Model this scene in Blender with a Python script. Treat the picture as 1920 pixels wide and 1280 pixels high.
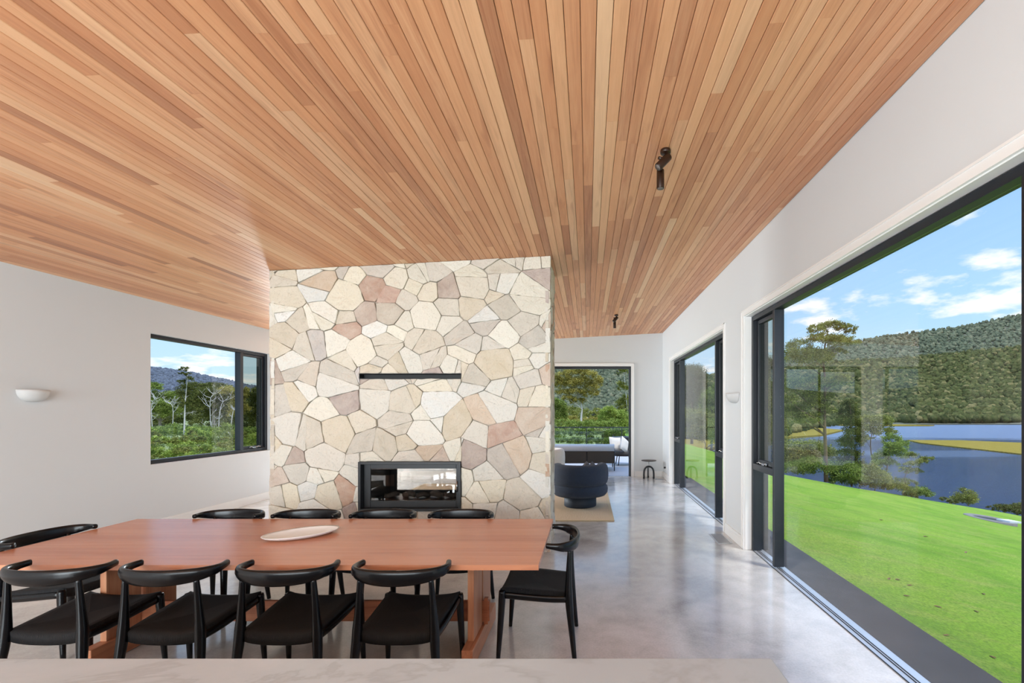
import bpy, math, random
import numpy as np
from mathutils import Vector, Matrix

for o in list(bpy.data.objects): bpy.data.objects.remove(o)
SC = bpy.context.scene
COL = SC.collection
random.seed(7); NR = np.random.default_rng(11)
PI = math.pi
EYE = 1.6; FPX = 860.0; VX, VY = 1102.0, 769.0        # eye height, focal length in px, vanishing point

# ------------------------------------------------------------------ camera, sky, sun, lamps, exposure
cd = bpy.data.cameras.new('camera'); cam = bpy.data.objects.new('camera', cd); COL.objects.link(cam)
cam.location = (0, 0, EYE); cam.rotation_euler = (PI/2, 0, 0)
cd.sensor_width = 36; cd.sensor_fit = 'HORIZONTAL'; cd.lens = 36*FPX/1920
cd.shift_x = -(VX-960)/1920; cd.shift_y = (VY-640)/1920
cd.clip_start = 0.05; cd.clip_end = 6000
SC.camera = cam
SC.view_settings.view_transform = 'Standard'; SC.view_settings.look = 'None'
SC.view_settings.gamma = 1; SC.view_settings.use_curve_mapping = False
SC.view_settings.exposure = 0.28

w = bpy.data.worlds.new('sky'); SC.world = w; w.use_nodes = True
nt = w.node_tree; nt.nodes.clear()
def wn(t, **k):
    n = nt.nodes.new(t)
    for a, b in k.items(): setattr(n, a, b)
    return n
def wl(a, b): nt.links.new(a, b)
tc = wn('ShaderNodeTexCoord'); sp = wn('ShaderNodeSeparateXYZ'); wl(tc.outputs['Generated'], sp.inputs[0])
gr = wn('ShaderNodeValToRGB'); wl(sp.outputs['Z'], gr.inputs[0])
e = gr.color_ramp.elements
e[0].position = 0.0; e[0].color = (0.60, 0.80, 0.97, 1)
e[1].position = 0.6; e[1].color = (0.19, 0.40, 0.80, 1)
m = e.new(0.17); m.color = (0.42, 0.68, 0.96, 1)
za = wn('ShaderNodeMath', operation='ADD'); wl(sp.outputs['Z'], za.inputs[0]); za.inputs[1].default_value = 0.22
dv = wn('ShaderNodeVectorMath', operation='DIVIDE'); wl(tc.outputs['Generated'], dv.inputs[0])
cb = wn('ShaderNodeCombineXYZ')
for i in range(3): wl(za.outputs[0], cb.inputs[i])
wl(cb.outputs[0], dv.inputs[1])
nz = wn('ShaderNodeTexNoise'); nz.inputs['Scale'].default_value = 3.8; nz.inputs['Detail'].default_value = 9; nz.inputs['Roughness'].default_value = 0.55
mp = wn('ShaderNodeMapping'); mp.inputs['Location'].default_value = (3.7, 1.9, 0.4); wl(dv.outputs[0], mp.inputs[0]); wl(mp.outputs[0], nz.inputs['Vector'])
cr = wn('ShaderNodeValToRGB'); wl(nz.outputs['Fac'], cr.inputs[0])
cr.color_ramp.elements[0].position = 0.51; cr.color_ramp.elements[0].color = (0, 0, 0, 1)
cr.color_ramp.elements[1].position = 0.64; cr.color_ramp.elements[1].color = (1, 1, 1, 1)
mx = wn('ShaderNodeMixRGB'); wl(cr.outputs[0], mx.inputs[0]); wl(gr.outputs[0], mx.inputs[1]); mx.inputs[2].default_value = (1.0, 1.0, 1.02, 1)
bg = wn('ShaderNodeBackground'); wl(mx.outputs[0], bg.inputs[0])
up = wn('ShaderNodeMapRange'); wl(sp.outputs['Z'], up.inputs[0])      # overhead sky brightened out of view, added to light the floor
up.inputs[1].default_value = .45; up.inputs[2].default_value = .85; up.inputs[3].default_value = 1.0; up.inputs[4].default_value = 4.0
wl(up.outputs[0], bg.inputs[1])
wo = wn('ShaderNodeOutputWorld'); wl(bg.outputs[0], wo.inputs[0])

sd = bpy.data.lights.new('sun', 'SUN'); sun = bpy.data.objects.new('sun', sd); COL.objects.link(sun)
sd.energy = 2.6; sd.angle = 0.14; sd.color = (1.0, 0.95, 0.86)
sun.rotation_euler = Vector((-0.38, 0.32, -1.0)).to_track_quat('-Z', 'Y').to_euler()

def area(name, loc, d, sx, sy, power, col=(1, 1, 1)):
    l = bpy.data.lights.new(name, 'AREA'); l.shape = 'RECTANGLE'; l.size = sx; l.size_y = sy; l.energy = power; l.color = col
    o = bpy.data.objects.new(name, l); COL.objects.link(o); o.location = loc
    o.rotation_euler = Vector(d).to_track_quat('-Z', 'Y').to_euler()
    return o
# added fill lamps outside made-up, unseen wall openings, to brighten the room
area('kitchen_fill_light', (-2.3, -4.25, 1.5), (-.10, 1, -0.26), 5.8, 2.3, 640, (.86, 0.95, 1))
area('lounge_fill_light', (-6.05, 9.75, 1.5), (1, 0, -0.3), 1.9, 2.2, 330, (.86, 0.95, 1))

# ------------------------------------------------------------------ materials
def S(r, g, b):
    f = lambda c: (c/255/12.92) if c/255 <= .04045 else ((c/255+.055)/1.055)**2.4
    return (f(r), f(g), f(b), 1)
class NT:
    def __init__(s, name):
        s.m = bpy.data.materials.new(name); s.m.use_nodes = True; s.t = s.m.node_tree; s.t.nodes.clear()
        s.out = s.t.nodes.new('ShaderNodeOutputMaterial')
    def n(s, t, ins=None, **k):
        n = s.t.nodes.new(t)
        for a, b in k.items(): setattr(n, a, b)
        for a, b in (ins or {}).items():
            if hasattr(b, 'is_linked') or isinstance(b, bpy.types.NodeSocket): s.t.links.new(b, n.inputs[a])
            else: n.inputs[a].default_value = b
        return n
    def obj(s, scale=(1, 1, 1), rot=(0, 0, 0), loc=(0, 0, 0)):
        c = s.n('ShaderNodeTexCoord'); return s.n('ShaderNodeMapping', {'Vector': c.outputs['Object'], 'Scale': scale, 'Rotation': rot, 'Location': loc}).outputs[0]
    def noise(s, vec, scale, detail=4, rough=.5, dist=0): return s.n('ShaderNodeTexNoise', {'Vector': vec, 'Scale': scale, 'Detail': detail, 'Roughness': rough, 'Distortion': dist}).outputs['Fac']
    def ramp(s, fac, *stops):
        r = s.n('ShaderNodeValToRGB', {'Fac': fac}); el = r.color_ramp.elements
        el[0].position, el[0].color = stops[0]; el[1].position, el[1].color = stops[-1]
        for p, c in stops[1:-1]: q = el.new(p); q.color = c
        return r.outputs[0]
    def mix(s, f, a, b, mode='MIX'): return s.n('ShaderNodeMixRGB', {'Fac': f, 'Color1': a, 'Color2': b}, blend_type=mode).outputs[0]
    def math(s, op, a, b=0.0, c=0.0): return s.n('ShaderNodeMath', {0: a, 1: b, 2: c}, operation=op).outputs[0]
    def bump(s, h, st=.3, d=.01): return s.n('ShaderNodeBump', {'Height': h, 'Strength': st, 'Distance': d}).outputs[0]
    def attr(s, name): return s.n('ShaderNodeAttribute', attribute_name=name)
    def bsdf(s, col, rough=.5, normal=None, **k):
        i = {'Base Color': col, 'Roughness': rough}; i.update({a.replace('_', ' '): b for a, b in k.items()})
        if normal is not None: i['Normal'] = normal
        b = s.n('ShaderNodeBsdfPrincipled', i); s.t.links.new(b.outputs[0], s.out.inputs[0]); return b
M = {}
def plain(name, col, rough=.5, nscale=0, namt=.1, bscale=0, bst=.2, bdist=.002, **k):
    a = NT(name); v = a.obj(); c = col
    if nscale: c = a.mix(a.noise(v, nscale, 5), tuple(x*(1-namt) for x in col[:3])+(1,), tuple(min(1, x*(1+namt)) for x in col[:3])+(1,))
    nm = a.bump(a.noise(v, bscale, 3), bst, bdist) if bscale else None
    a.bsdf(c, rough, nm, **k); M[name] = a.m
plain('wall_paint', (.685, .705, .715, 1), .65, 1.2, .015, 90, .05, .001)
plain('trim_paint', (.86, .85, .83, 1), .35, 3, .01)
plain('frame_metal', (.008, .011, .017, 1), .42, 4, .1)
plain('black_lacquer', (.003, .0033, .0045, 1), .26, 8, .1, Specular_IOR_Level=.32)
plain('black_steel', (.012, .013, .015, 1), .42, 20, .1)
plain('firebox_steel', (.03, .028, .026, 1), .35, 6, .3)
plain('dark_bronze', (.03, .013, .007, 1), .32, 12, .1, Metallic=.3)
plain('ceramic', (.80, .79, .78, 1), .3, 6, .02)
plain('plaster_light', (.60, .60, .59, 1), .5, 10, .02)
plain('navy_boucle', (.012, .024, .052, 1), .95, 60, .35, 140, .9, .012, Sheen_Weight=.12)
plain('navy_base', (.012, .020, .036, 1), .6, 10, .1)
plain('cream_boucle', (.70, .64, .57, 1), .95, 60, .1, 140, .8, .01)
plain('grey_cushion', (.10, .11, .13, 1), .9, 14, .5, 100, .4, .004)
plain('outdoor_mattress', (.50, .48, .48, 1), .9, 20, .08, 60, .3, .005)
plain('dark_panel', (.035, .027, .02, 1), .75, 8, .1)
plain('white_stone', (.72, .70, .68, 1), .4, 5, .04)
plain('deck_tile', (.36, .33, .33, 1), .5, 2, .06)
plain('path_concrete', (.05, .048, .05, 1), .95, 3, .18, 40, .2, .002, Specular_IOR_Level=.15)
plain('aluminium', (.55, .56, .58, 1), .35, 4, .05, Metallic=.6)
plain('rubber', (.01, .01, .01, 1), .6)
plain('chrome', (.6, .6, .6, 1), .2, Metallic=1.0)
plain('roof_metal', (.25, .25, .26, 1), .5)
plain('soffit', (.70, .70, .68, 1), .5)
plain('dead_log', (.10, .085, .075, 1), .95, 12, .6, 30, .8, .01)
plain('leaf_litter', (.17, .095, .04, 1), .9, 20, .3)
plain('pale_bark', (.55, .50, .44, 1), .8, 5, .25, 12, .5, .03)
plain('grey_bark', (.27, .22, .18, 1), .9, 5, .3, 12, .6, .03)
plain('rim_stone', (.17, .15, .13, 1), .9, 8, .3)
plain('lamp_lens', (.14, .12, .11, 1), .3)
a = NT('trunk_bark'); v = a.obj()
a.bsdf(a.mix(a.noise(v, 3, 5), (.05, .03, .02, 1), (.26, .14, .08, 1)), .9, a.bump(a.noise(v, 9, 4), .6, .04)); M['trunk_bark'] = a.m

def wood(name, cols, along, gscale=1.0, rough=.4, tint=False, bst=.12):
    a = NT(name)
    tcn = a.n('ShaderNodeTexCoord').outputs['Object']
    if tint:
        at = a.attr('tint'); off = a.n('ShaderNodeVectorMath', {0: at.outputs['Color'], 1: (37, 91, 53)}, operation='MULTIPLY').outputs[0]
        tcn = a.n('ShaderNodeVectorMath', {0: tcn, 1: off}, operation='ADD').outputs[0]
    sc = [26*gscale]*3; sc[along] = 1.3*gscale
    v1 = a.n('ShaderNodeMapping', {'Vector': tcn, 'Scale': tuple(sc)}).outputs[0]
    sc2 = [160*gscale]*3; sc2[along] = 6*gscale
    v2 = a.n('ShaderNodeMapping', {'Vector': tcn, 'Scale': tuple(sc2)}).outputs[0]
    n1 = a.noise(v1, 1, 5, .6, .8); n2 = a.noise(v2, 1, 3, .6)
    base = a.ramp(n1, (.28, cols[0]), (.5, cols[1]), (.75, cols[2]))
    base = a.mix(.25, base, a.ramp(n2, (.3, cols[0]), (.7, cols[2])))
    if tint:
        r = a.n('ShaderNodeSeparateColor', {'Color': at.outputs['Color']})
        base = a.mix(a.math('MULTIPLY', r.outputs[1], .75), base, a.ramp(r.outputs[0], *tint))
        sc3 = [9]*3; sc3[along] = 1.6
        v3 = a.n('ShaderNodeMapping', {'Vector': tcn, 'Scale': tuple(sc3)}).outputs[0]
        base = a.mix(a.ramp(a.noise(v3, 1, 2), (.66, (0, 0, 0, 1)), (.76, (.5, .5, .5, 1))), base, cols[0])
    a.bsdf(base, rough, a.bump(n2, bst, .002)); M[name] = a.m
wood('ceiling_wood', (S(158, 98, 66), S(212, 152, 112), S(234, 186, 144)), 1, 1, .45,
     tint=((0, S(150, 92, 60)), (.25, S(196, 130, 88)), (.6, S(222, 160, 114)), (.85, S(234, 180, 134)), (1, S(246, 212, 172))))
wood('table_wood', (S(164, 100, 74), S(196, 132, 102), S(214, 158, 128)), 0, .55, .24,
     tint=((0, S(176, 108, 74)), (.5, S(196, 127, 92)), (1, S(208, 144, 108))))
wood('trestle_wood', (S(176, 108, 74), S(206, 142, 104), S(222, 164, 126)), 2, .7, .4)
wood('beam_wood', (S(150, 84, 56), S(186, 116, 82), S(204, 136, 100)), 0, .7, .4)
wood('foot_wood', (S(160, 92, 62), S(200, 130, 92), S(216, 152, 114)), 1, .7, .4)

a = NT('stone'); v = a.obj(); at = a.attr('tint')
c = a.mix(a.ramp(a.noise(v, 5, 6, .65, .6), (.35, (0, 0, 0, 1)), (.7, (1, 1, 1, 1))), at.outputs['Color'], a.mix(.4, at.outputs['Color'], S(224, 214, 200)))
c = a.mix(a.ramp(a.noise(v, 7, 5, .7, 1.0), (.60, (0, 0, 0, 1)), (.78, (.55, .55, .55, 1))), c, S(204, 180, 156))
c = a.mix(a.ramp(a.noise(v, 60, 3), (.56, (0, 0, 0, 1)), (.75, (.35, .35, .35, 1))), c, S(150, 135, 120))
h = a.math('ADD', a.noise(v, 14, 6, .65), a.math('MULTIPLY', a.noise(v, 5, 3, .5, 1.5), 1.5))
a.bsdf(c, .85, a.bump(h, .55, .02)); M['stone'] = a.m
plain('mortar', (.46, .41, .35, 1), .95, 10, .3, 50, .5, .005)

a = NT('polished_concrete'); v = a.obj()
n1 = a.noise(v, .9, 6, .6, .6); n2 = a.noise(v, 3.5, 6, .65, .3); n3 = a.noise(v, 70, 3, .6)
c = a.ramp(a.math('ADD', a.math('MULTIPLY', n1, .55), a.math('MULTIPLY', n2, .45)), (.36, (.40, .39, .37, 1)), (.5, (.60, .585, .56, 1)), (.64, (.76, .74, .71, 1)))
c = a.mix(.18, c, a.ramp(n3, (.35, (.15, .15, .15, 1)), (.65, (.5, .5, .5, 1))))
a.bsdf(c, a.ramp(n2, (.3, (.16,)*3+(1,)), (.7, (.26,)*3+(1,))), a.bump(n2, .05, .01), Specular_IOR_Level=.75, Coat_Weight=.5, Coat_Roughness=.10); M['polished_concrete'] = a.m

a = NT('marble'); v = a.obj((1, 1.6, 1), (0, 0, .25))
n = a.noise(v, 1.3, 6, .6, 1.2)
c = a.ramp(n, (.44, S(180, 192, 202)), (.495, S(169, 179, 188)), (.52, S(179, 191, 201)), (.7, S(186, 197, 207)))
a.bsdf(c, .22, None); M['marble'] = a.m

a = NT('paper_cord'); tcn = a.n('ShaderNodeTexCoord').outputs['Object']; s3 = a.n('ShaderNodeSeparateXYZ', {0: tcn})
ax = a.math('ABSOLUTE', s3.outputs[0]); ay = a.math('ABSOLUTE', s3.outputs[1])
sel = a.math('GREATER_THAN', ax, ay)
fx = a.math('SINE', a.math('MULTIPLY', s3.outputs[0], 1100)); fy = a.math('SINE', a.math('MULTIPLY', s3.outputs[1], 1100))
wv = a.math('ADD', a.math('MULTIPLY', sel, fy), a.math('MULTIPLY', a.math('SUBTRACT', 1.0, sel), fx))
c = a.ramp(a.math('MULTIPLY_ADD', wv, .5, .5), (0, (.002, .002, .002, 1)), (1, (.024, .025, .028, 1)))
a.bsdf(c, .65, a.bump(wv, .6, .0016), Specular_IOR_Level=.25); M['paper_cord'] = a.m

a = NT('rug_weave'); v = a.obj(); n = a.noise(v, 90, 4, .7)
a.bsdf(a.ramp(n, (.35, S(150, 128, 100)), (.65, S(226, 206, 176))), .95, a.bump(n, .8, .006)); M['rug_weave'] = a.m
plain('rug_border', S(190, 172, 140), .9, 60, .15, 120, .5, .003)

def glass(name, tint, ior=1.5, gloss=1.0):
    a = NT(name)
    tr = a.n('ShaderNodeBsdfTransparent', {'Color': tint}); gl = a.n('ShaderNodeBsdfGlossy', {'Color': (gloss,)*3+(1,), 'Roughness': 0.0})
    geo = a.n('ShaderNodeNewGeometry')   # the node inverts the IOR on back faces; undo that, a thin pane reflects alike from both sides
    ii = a.math('ADD', ior, a.math('MULTIPLY', geo.outputs['Backfacing'], 1/ior-ior)); fr = a.n('ShaderNodeFresnel', {'IOR': ii})
    mxs = a.n('ShaderNodeMixShader', {0: fr.outputs[0], 1: tr.outputs[0], 2: gl.outputs[0]}); a.t.links.new(mxs.outputs[0], a.out.inputs[0]); M[name] = a.m
glass('window_glass', (.985, .99, .985, 1), 1.24)
glass('sash_glass', (.72, .72, .66, 1), 1.2)
glass('fire_glass', (.78, .76, .74, 1), 1.6)
glass('rail_glass', (.90, .94, .91, 1), 1.5)

def leafmat(name, dark, mid, light):
    a = NT(name); at = a.attr('tint'); r = a.n('ShaderNodeSeparateColor', {'Color': at.outputs['Color']})
    c = a.ramp(r.outputs[0], (0, dark), (.5, mid), (1, light))
    d = a.n('ShaderNodeBsdfDiffuse', {'Color': c}); t = a.n('ShaderNodeBsdfTranslucent', {'Color': c})
    mxs = a.n('ShaderNodeMixShader', {0: .35, 1: d.outputs[0], 2: t.outputs[0]}); a.t.links.new(mxs.outputs[0], a.out.inputs[0]); M[name] = a.m
leafmat('leaf_olive', S(76, 80, 34), S(126, 128, 60), S(184, 178, 102))
leafmat('leaf_gold', S(104, 98, 42), S(160, 146, 72), S(200, 186, 110))
leafmat('leaf_green', S(76, 88, 38), S(122, 136, 62), S(172, 180, 98))
leafmat('leaf_bright', S(92, 110, 44), S(146, 160, 72), S(200, 204, 112))
leafmat('leaf_dark', S(54, 60, 30), S(90, 94, 46), S(138, 136, 76))

a = NT('lawn_grass'); v = a.obj()
n1 = a.noise(v, .45, 6, .65, .5); n2 = a.noise(a.obj((.9, 2.6, 1)), 1.0, 6, .75, .6); n3 = a.noise(v, 38, 4, .8); n4 = a.noise(v, 7, 5, .7)
c = a.ramp(n1, (.35, S(116, 152, 40)), (.5, S(138, 170, 50)), (.65, S(156, 178, 62)))
c = a.mix(a.ramp(n2, (.46, (0, 0, 0, 1)), (.66, (.75, .75, .75, 1))), c, S(168, 168, 84))
c = a.mix(a.ramp(n4, (.5, (0, 0, 0, 1)), (.72, (.5, .5, .5, 1))), c, S(104, 142, 40))
c = a.mix(a.ramp(n3, (.36, (.75, .75, .75, 1)), (.58, (0, 0, 0, 1))), c, S(80, 112, 30))
a.bsdf(c, .9, a.bump(n3, .9, .04), Specular_IOR_Level=.15); M['lawn_grass'] = a.m

a = NT('scrub_ground'); v = a.obj(); a.bsdf(a.ramp(a.noise(v, .6, 6, .7), (.35, S(70, 84, 40)), (.65, S(140, 140, 76))), .95); M['scrub_ground'] = a.m
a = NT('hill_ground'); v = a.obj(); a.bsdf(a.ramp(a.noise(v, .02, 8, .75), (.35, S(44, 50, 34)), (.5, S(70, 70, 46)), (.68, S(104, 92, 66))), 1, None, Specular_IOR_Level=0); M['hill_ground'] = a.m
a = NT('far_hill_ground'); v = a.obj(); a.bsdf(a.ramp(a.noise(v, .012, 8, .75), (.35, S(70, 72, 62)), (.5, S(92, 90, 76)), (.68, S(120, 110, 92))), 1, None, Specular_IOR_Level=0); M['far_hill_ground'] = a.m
def canopy(name, c0, c1, c2):
    a = NT(name); at = a.attr('tint'); r = a.n('ShaderNodeSeparateColor', {'Color': at.outputs['Color']}); v = a.obj()
    a.bsdf(a.mix(.3, a.ramp(r.outputs[0], (0, tuple(q*.55 for q in c0[:3])+(1,)), (.6, c1), (1, c2)), a.ramp(a.noise(v, .35, 4, .8), (.38, c0), (.62, c2))), 1, a.bump(a.noise(v, .5, 4, .8), 1.0, 2.0), Specular_IOR_Level=0); M[name] = a.m
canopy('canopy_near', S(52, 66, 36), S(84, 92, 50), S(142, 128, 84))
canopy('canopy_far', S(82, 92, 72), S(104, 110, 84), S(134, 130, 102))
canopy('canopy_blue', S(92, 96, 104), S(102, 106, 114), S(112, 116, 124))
canopy('reed', S(118, 104, 46), S(150, 128, 58), S(168, 148, 76))

a = NT('lake_water'); v = a.obj((.5, 1.4, 1)); v2 = a.obj((.006, .03, 1))
b1 = a.noise(v, .9, 5, .7); b2 = a.noise(v2, 1, 5, .6)
sy_ = a.n('ShaderNodeSeparateXYZ', {0: a.n('ShaderNodeTexCoord').outputs['Object']}).outputs[1]
ruffle_sheen = a.math('ADD', a.ramp(b2, (.42, (0, 0, 0, 1)), (.62, (1, 1, 1, 1))), a.n('ShaderNodeMapRange', {0: sy_, 1: 190, 2: 250, 3: -.6, 4: .9}).outputs[0])   # breeze-ruffled far water, with sky sheen put into its paler colour
ruffle_sheen = a.math('MINIMUM', a.math('MAXIMUM', ruffle_sheen, 0.0), 1.0)
a.bsdf(a.mix(ruffle_sheen, (.02, .048, .115, 1), (.13, .17, .25, 1)), a.math('MULTIPLY_ADD', ruffle_sheen, .35, .06), a.bump(b1, 1.0, 1.2), IOR=1.33); M['lake_water'] = a.m

# ------------------------------------------------------------------ mesh helpers
class MB:
    def __init__(s): s.v = []; s.f = []; s.c = []; s.smooth = []
    def add(s, vs, fs, col=None, smooth=False):
        b = len(s.v); s.v += [tuple(x) for x in vs]; s.f += [tuple(b+i for i in f) for f in fs]
        s.c += [col or (.5, .5, .5)]*len(vs); s.smooth += [smooth]*len(fs); return s
    def box(s, x0, x1, y0, y1, z0, z1, col=None):
        return s.add([(x0,y0,z0),(x1,y0,z0),(x1,y1,z0),(x0,y1,z0),(x0,y0,z1),(x1,y0,z1),(x1,y1,z1),(x0,y1,z1)],
                     [(0,3,2,1),(4,5,6,7),(0,1,5,4),(1,2,6,5),(2,3,7,6),(3,0,4,7)], col)
    def sweep(s, pts, rad, n=10, up=(0, 0, 1), cap=True, col=None):
        P = [Vector(p) for p in pts]; vs = []; fs = []
        up = Vector(up)
        for i, p in enumerate(P):
            t = (P[min(i+1, len(P)-1)]-P[max(i-1, 0)]).normalized()
            a = t.cross(up)
            if a.length < 1e-4: a = t.cross(Vector((0, 1, 0)))
            a.normalize(); b = a.cross(t).normalized()
            r = rad[i] if isinstance(rad, list) else rad
            ra, rb = r if isinstance(r, (list, tuple)) else (r, r)
            for k in range(n):
                th = 2*PI*k/n; c, d = math.cos(th), math.sin(th)
                vs.append(p+a*ra*c+b*rb*d)
        for i in range(len(P)-1):
            for k in range(n): fs.append((i*n+k, i*n+(k+1) % n, (i+1)*n+(k+1) % n, (i+1)*n+k))
        if cap: fs.append(tuple(range(n))[::-1]); fs.append(tuple((len(P)-1)*n+k for k in range(n)))
        return s.add(vs, fs, col, True)
    def lathe(s, prof, c=(0, 0, 0), n=32, a0=0, a1=2*PI, sx=1, sy=1, col=None, close=True):
        vs = []; fs = []; full = abs(a1-a0-2*PI) < 1e-6; N = n if full else n+1
        for k in range(N):
            th = a0+(a1-a0)*k/n
            for r, z in prof: vs.append((c[0]+r*math.cos(th)*sx, c[1]+r*math.sin(th)*sy, c[2]+z))
        L = len(prof)
        for k in range(n):
            k2 = (k+1) % N
            for j in range(L-1): fs.append((k*L+j, k2*L+j, k2*L+j+1, k*L+j+1))
        return s.add(vs, fs, col, True)
    def obj(s, name, mat, parent=None, bevel=0, sub=0, loc=None, rot=None):
        me = bpy.data.meshes.new(name); me.from_pydata(s.v, [], s.f)
        me.polygons.foreach_set('use_smooth', s.smooth)
        at = me.attributes.new('tint', 'FLOAT_COLOR', 'POINT')
        arr = np.ones((len(s.v), 4), np.float32); arr[:, :3] = np.array(s.c, np.float32).reshape(-1, 3); at.data.foreach_set('color', arr.ravel())
        me.materials.append(M[mat]); me.validate(); me.update()
        o = bpy.data.objects.new(name, me); COL.objects.link(o)
        if parent: o.parent = parent
        if loc: o.location = loc
        if rot: o.rotation_euler = rot
        if bevel:
            b = o.modifiers.new('bevel', 'BEVEL'); b.width = bevel; b.segments = 2; b.limit_method = 'ANGLE'; b.angle_limit = .6
            for p in me.polygons: p.use_smooth = False
        if sub: q = o.modifiers.new('sub', 'SUBSURF'); q.levels = sub; q.render_levels = sub
        return o
def box(name, mat, parent, x0, x1, y0, y1, z0, z1, bevel=0): return MB().box(x0, x1, y0, y1, z0, z1).obj(name, mat, parent, bevel)
def empty(name, loc=(0, 0, 0), rz=0):
    o = bpy.data.objects.new(name, None); COL.objects.link(o); o.location = loc; o.rotation_euler = (0, 0, rz); o.empty_display_size = .1; return o
def tag(o, label=None, cat=None, group=None, kind=None):
    if label: o['label'] = label
    if cat: o['category'] = cat
    if group: o['group'] = group
    if kind: o['kind'] = kind
    return o
def struct(o): o['kind'] = 'structure'; return o
def copy_tree(o, parent=None):
    c = o.copy(); COL.objects.link(c); c.parent = parent
    for ch in [x for x in bpy.data.objects if x.parent == o]: copy_tree(ch, c)
    return c
def catmull(P, n=6):
    P = [Vector(p) for p in P]; out = []
    Q = [P[0]*2-P[1]]+P+[P[-1]*2-P[-2]]
    for i in range(1, len(Q)-2):
        for k in range(n):
            t = k/n; a, b, c, d = Q[i-1], Q[i], Q[i+1], Q[i+2]
            out.append(.5*((2*b)+(c-a)*t+(2*a-5*b+4*c-d)*t*t+(-a+3*b-3*c+d)*t*t*t))
    out.append(P[-1]); return out
def P3(px, py, d): return Vector(((px-VX)/FPX*d, d, EYE-(py-VY)/FPX*d))

# ------------------------------------------------------------------ room shell
XL, XR, YB, YF = -5.766, 1.806, -4.0, 11.05
def zc(x): return 3.365+.053*x
HEAD = 2.68
def wall_y(name, x0, x1, y0, y1, ztop, openings):      # wall along Y, openings = (ya, yb, za, zb)
    mb = MB(); y = y0
    for ya, yb, za, zb in sorted(openings):
        mb.box(x0, x1, y, ya, 0, ztop)
        if za > 0: mb.box(x0, x1, ya, yb, 0, za)
        mb.box(x0, x1, ya, yb, zb, ztop); y = yb
    mb.box(x0, x1, y, y1, 0, ztop)
    return struct(mb.obj(name, 'wall_paint'))
def wall_x(name, y0, y1, x0, x1, ztop, openings):
    mb = MB(); x = x0
    for xa, xb, za, zb in sorted(openings):
        mb.box(x, xa, y0, y1, 0, ztop)
        if za > 0: mb.box(xa, xb, y0, y1, 0, za)
        mb.box(xa, xb, y0, y1, zb, ztop); x = xb
    mb.box(x, x1, y0, y1, 0, ztop)
    return struct(mb.obj(name, 'wall_paint'))
wall_y('wall_right', XR, 2.07, YB, YF+.25, 3.75, [(1.28, 5.27, 0, HEAD), (6.07, 10.0, 0, HEAD)])
wall_y('wall_left', XL-.25, XL, YB, YF+.25, 3.75, [(6.05, 8.34, .88, 2.62), (8.8, 10.7, .4, 2.6)])
wall_x('wall_back', YF, YF+.25, XL, XR, 3.75, [(-2.7, 1.045, 0, 2.66), (-4.35, -3.22, .5, 2.66)])
wall_x('wall_kitchen', YB-.25, YB, XL, XR, 3.75, [(-5.2, 1.2, .4, 2.7)])
fl = MB().box(XL-.25, 2.0, YB-.25, YF+.2, -.15, 0).obj('floor', 'polished_concrete'); struct(fl)
# plank ceiling: every board real, shadow gap between boards
cm = MB(); wbd = .0735; x = XL
while x < XR-.005:
    x1 = min(x+wbd, XR); y = YB-random.random()*2
    while y < YF:
        L = random.choice([.9, 1.5, 2.1, 2.7, 3.3, 3.9])*random.uniform(.85, 1.15); y1 = y+L
        ya, yb = max(y, YB), min(y1, YF)
        if yb-ya > .02:
            r = min(1, max(0, random.gauss(.5, .24))); 
            if random.random() < .10: r = random.uniform(.85, 1)
            xa, xb = x+.0014, x1-.0014
            cc = (r, random.uniform(.45, 1), random.random())
            g = .003
            vs = []
            for (X, Z) in ((xa, zc(xa)+.012), (xa, zc(xa)+g), (xa+g, zc(xa)), (xb-g, zc(xb)), (xb, zc(xb)+g), (xb, zc(xb)+.012)):
                vs += [(X, ya+.0005, Z), (X, yb-.0005, Z)]
            cm.add(vs, [(2*i, 2*i+1, 2*i+3, 2*i+2) for i in range(5)]+[(10, 8, 6, 4, 2, 0), (1, 3, 5, 7, 9, 11)], cc)
        y = y1
    x += wbd
struct(cm.obj('ceiling', 'ceiling_wood'))
rb = MB(); rb.add([(XL, YB, zc(XL)+.012), (XR, YB, zc(XR)+.012), (XR, YF, zc(XR)+.012), (XL, YF, zc(XL)+.012), (XL, YB, zc(XL)+.05), (XR, YB, zc(XR)+.05), (XR, YF, zc(XR)+.05), (XL, YF, zc(XL)+.05)],
       [(0,3,2,1),(4,5,6,7),(0,1,5,4),(1,2,6,5),(2,3,7,6),(3,0,4,7)])
struct(rb.obj('trim_ceiling_backing', 'dark_panel'))
struct(box('roof', 'roof_metal', None, XL-.8, 2.75, YB-.8, YF+.9, 3.76, 3.95))
# skirting
def skirt_y(name, x, sgn, segs):
    mb = MB()
    for ya, yb in segs:
        X0, X1 = sorted((x, x+sgn*.016)); mb.box(X0, X1, ya, yb, .001, .10)
        X0, X1 = sorted((x, x+sgn*.013)); mb.box(X0, X1, ya, yb, .10, .106)
        X0, X1 = sorted((x, x+sgn*.016)); mb.box(X0, X1, ya, yb, .106, .135)
    return struct(mb.obj(name, 'trim_paint'))
skirt_y('baseboard_right', XR, -1, [(YB, 1.20), (5.345, 5.995), (10.08, YF)])
skirt_y('baseboard_left', XL, 1, [(YB, YF)])
mb = MB()
for xa, xb in ((XL+.02, -2.78), (1.125, XR-.02)): mb.box(xa, xb, YF-.016, YF, .001, .135)
struct(mb.obj('baseboard_back', 'trim_paint'))

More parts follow.
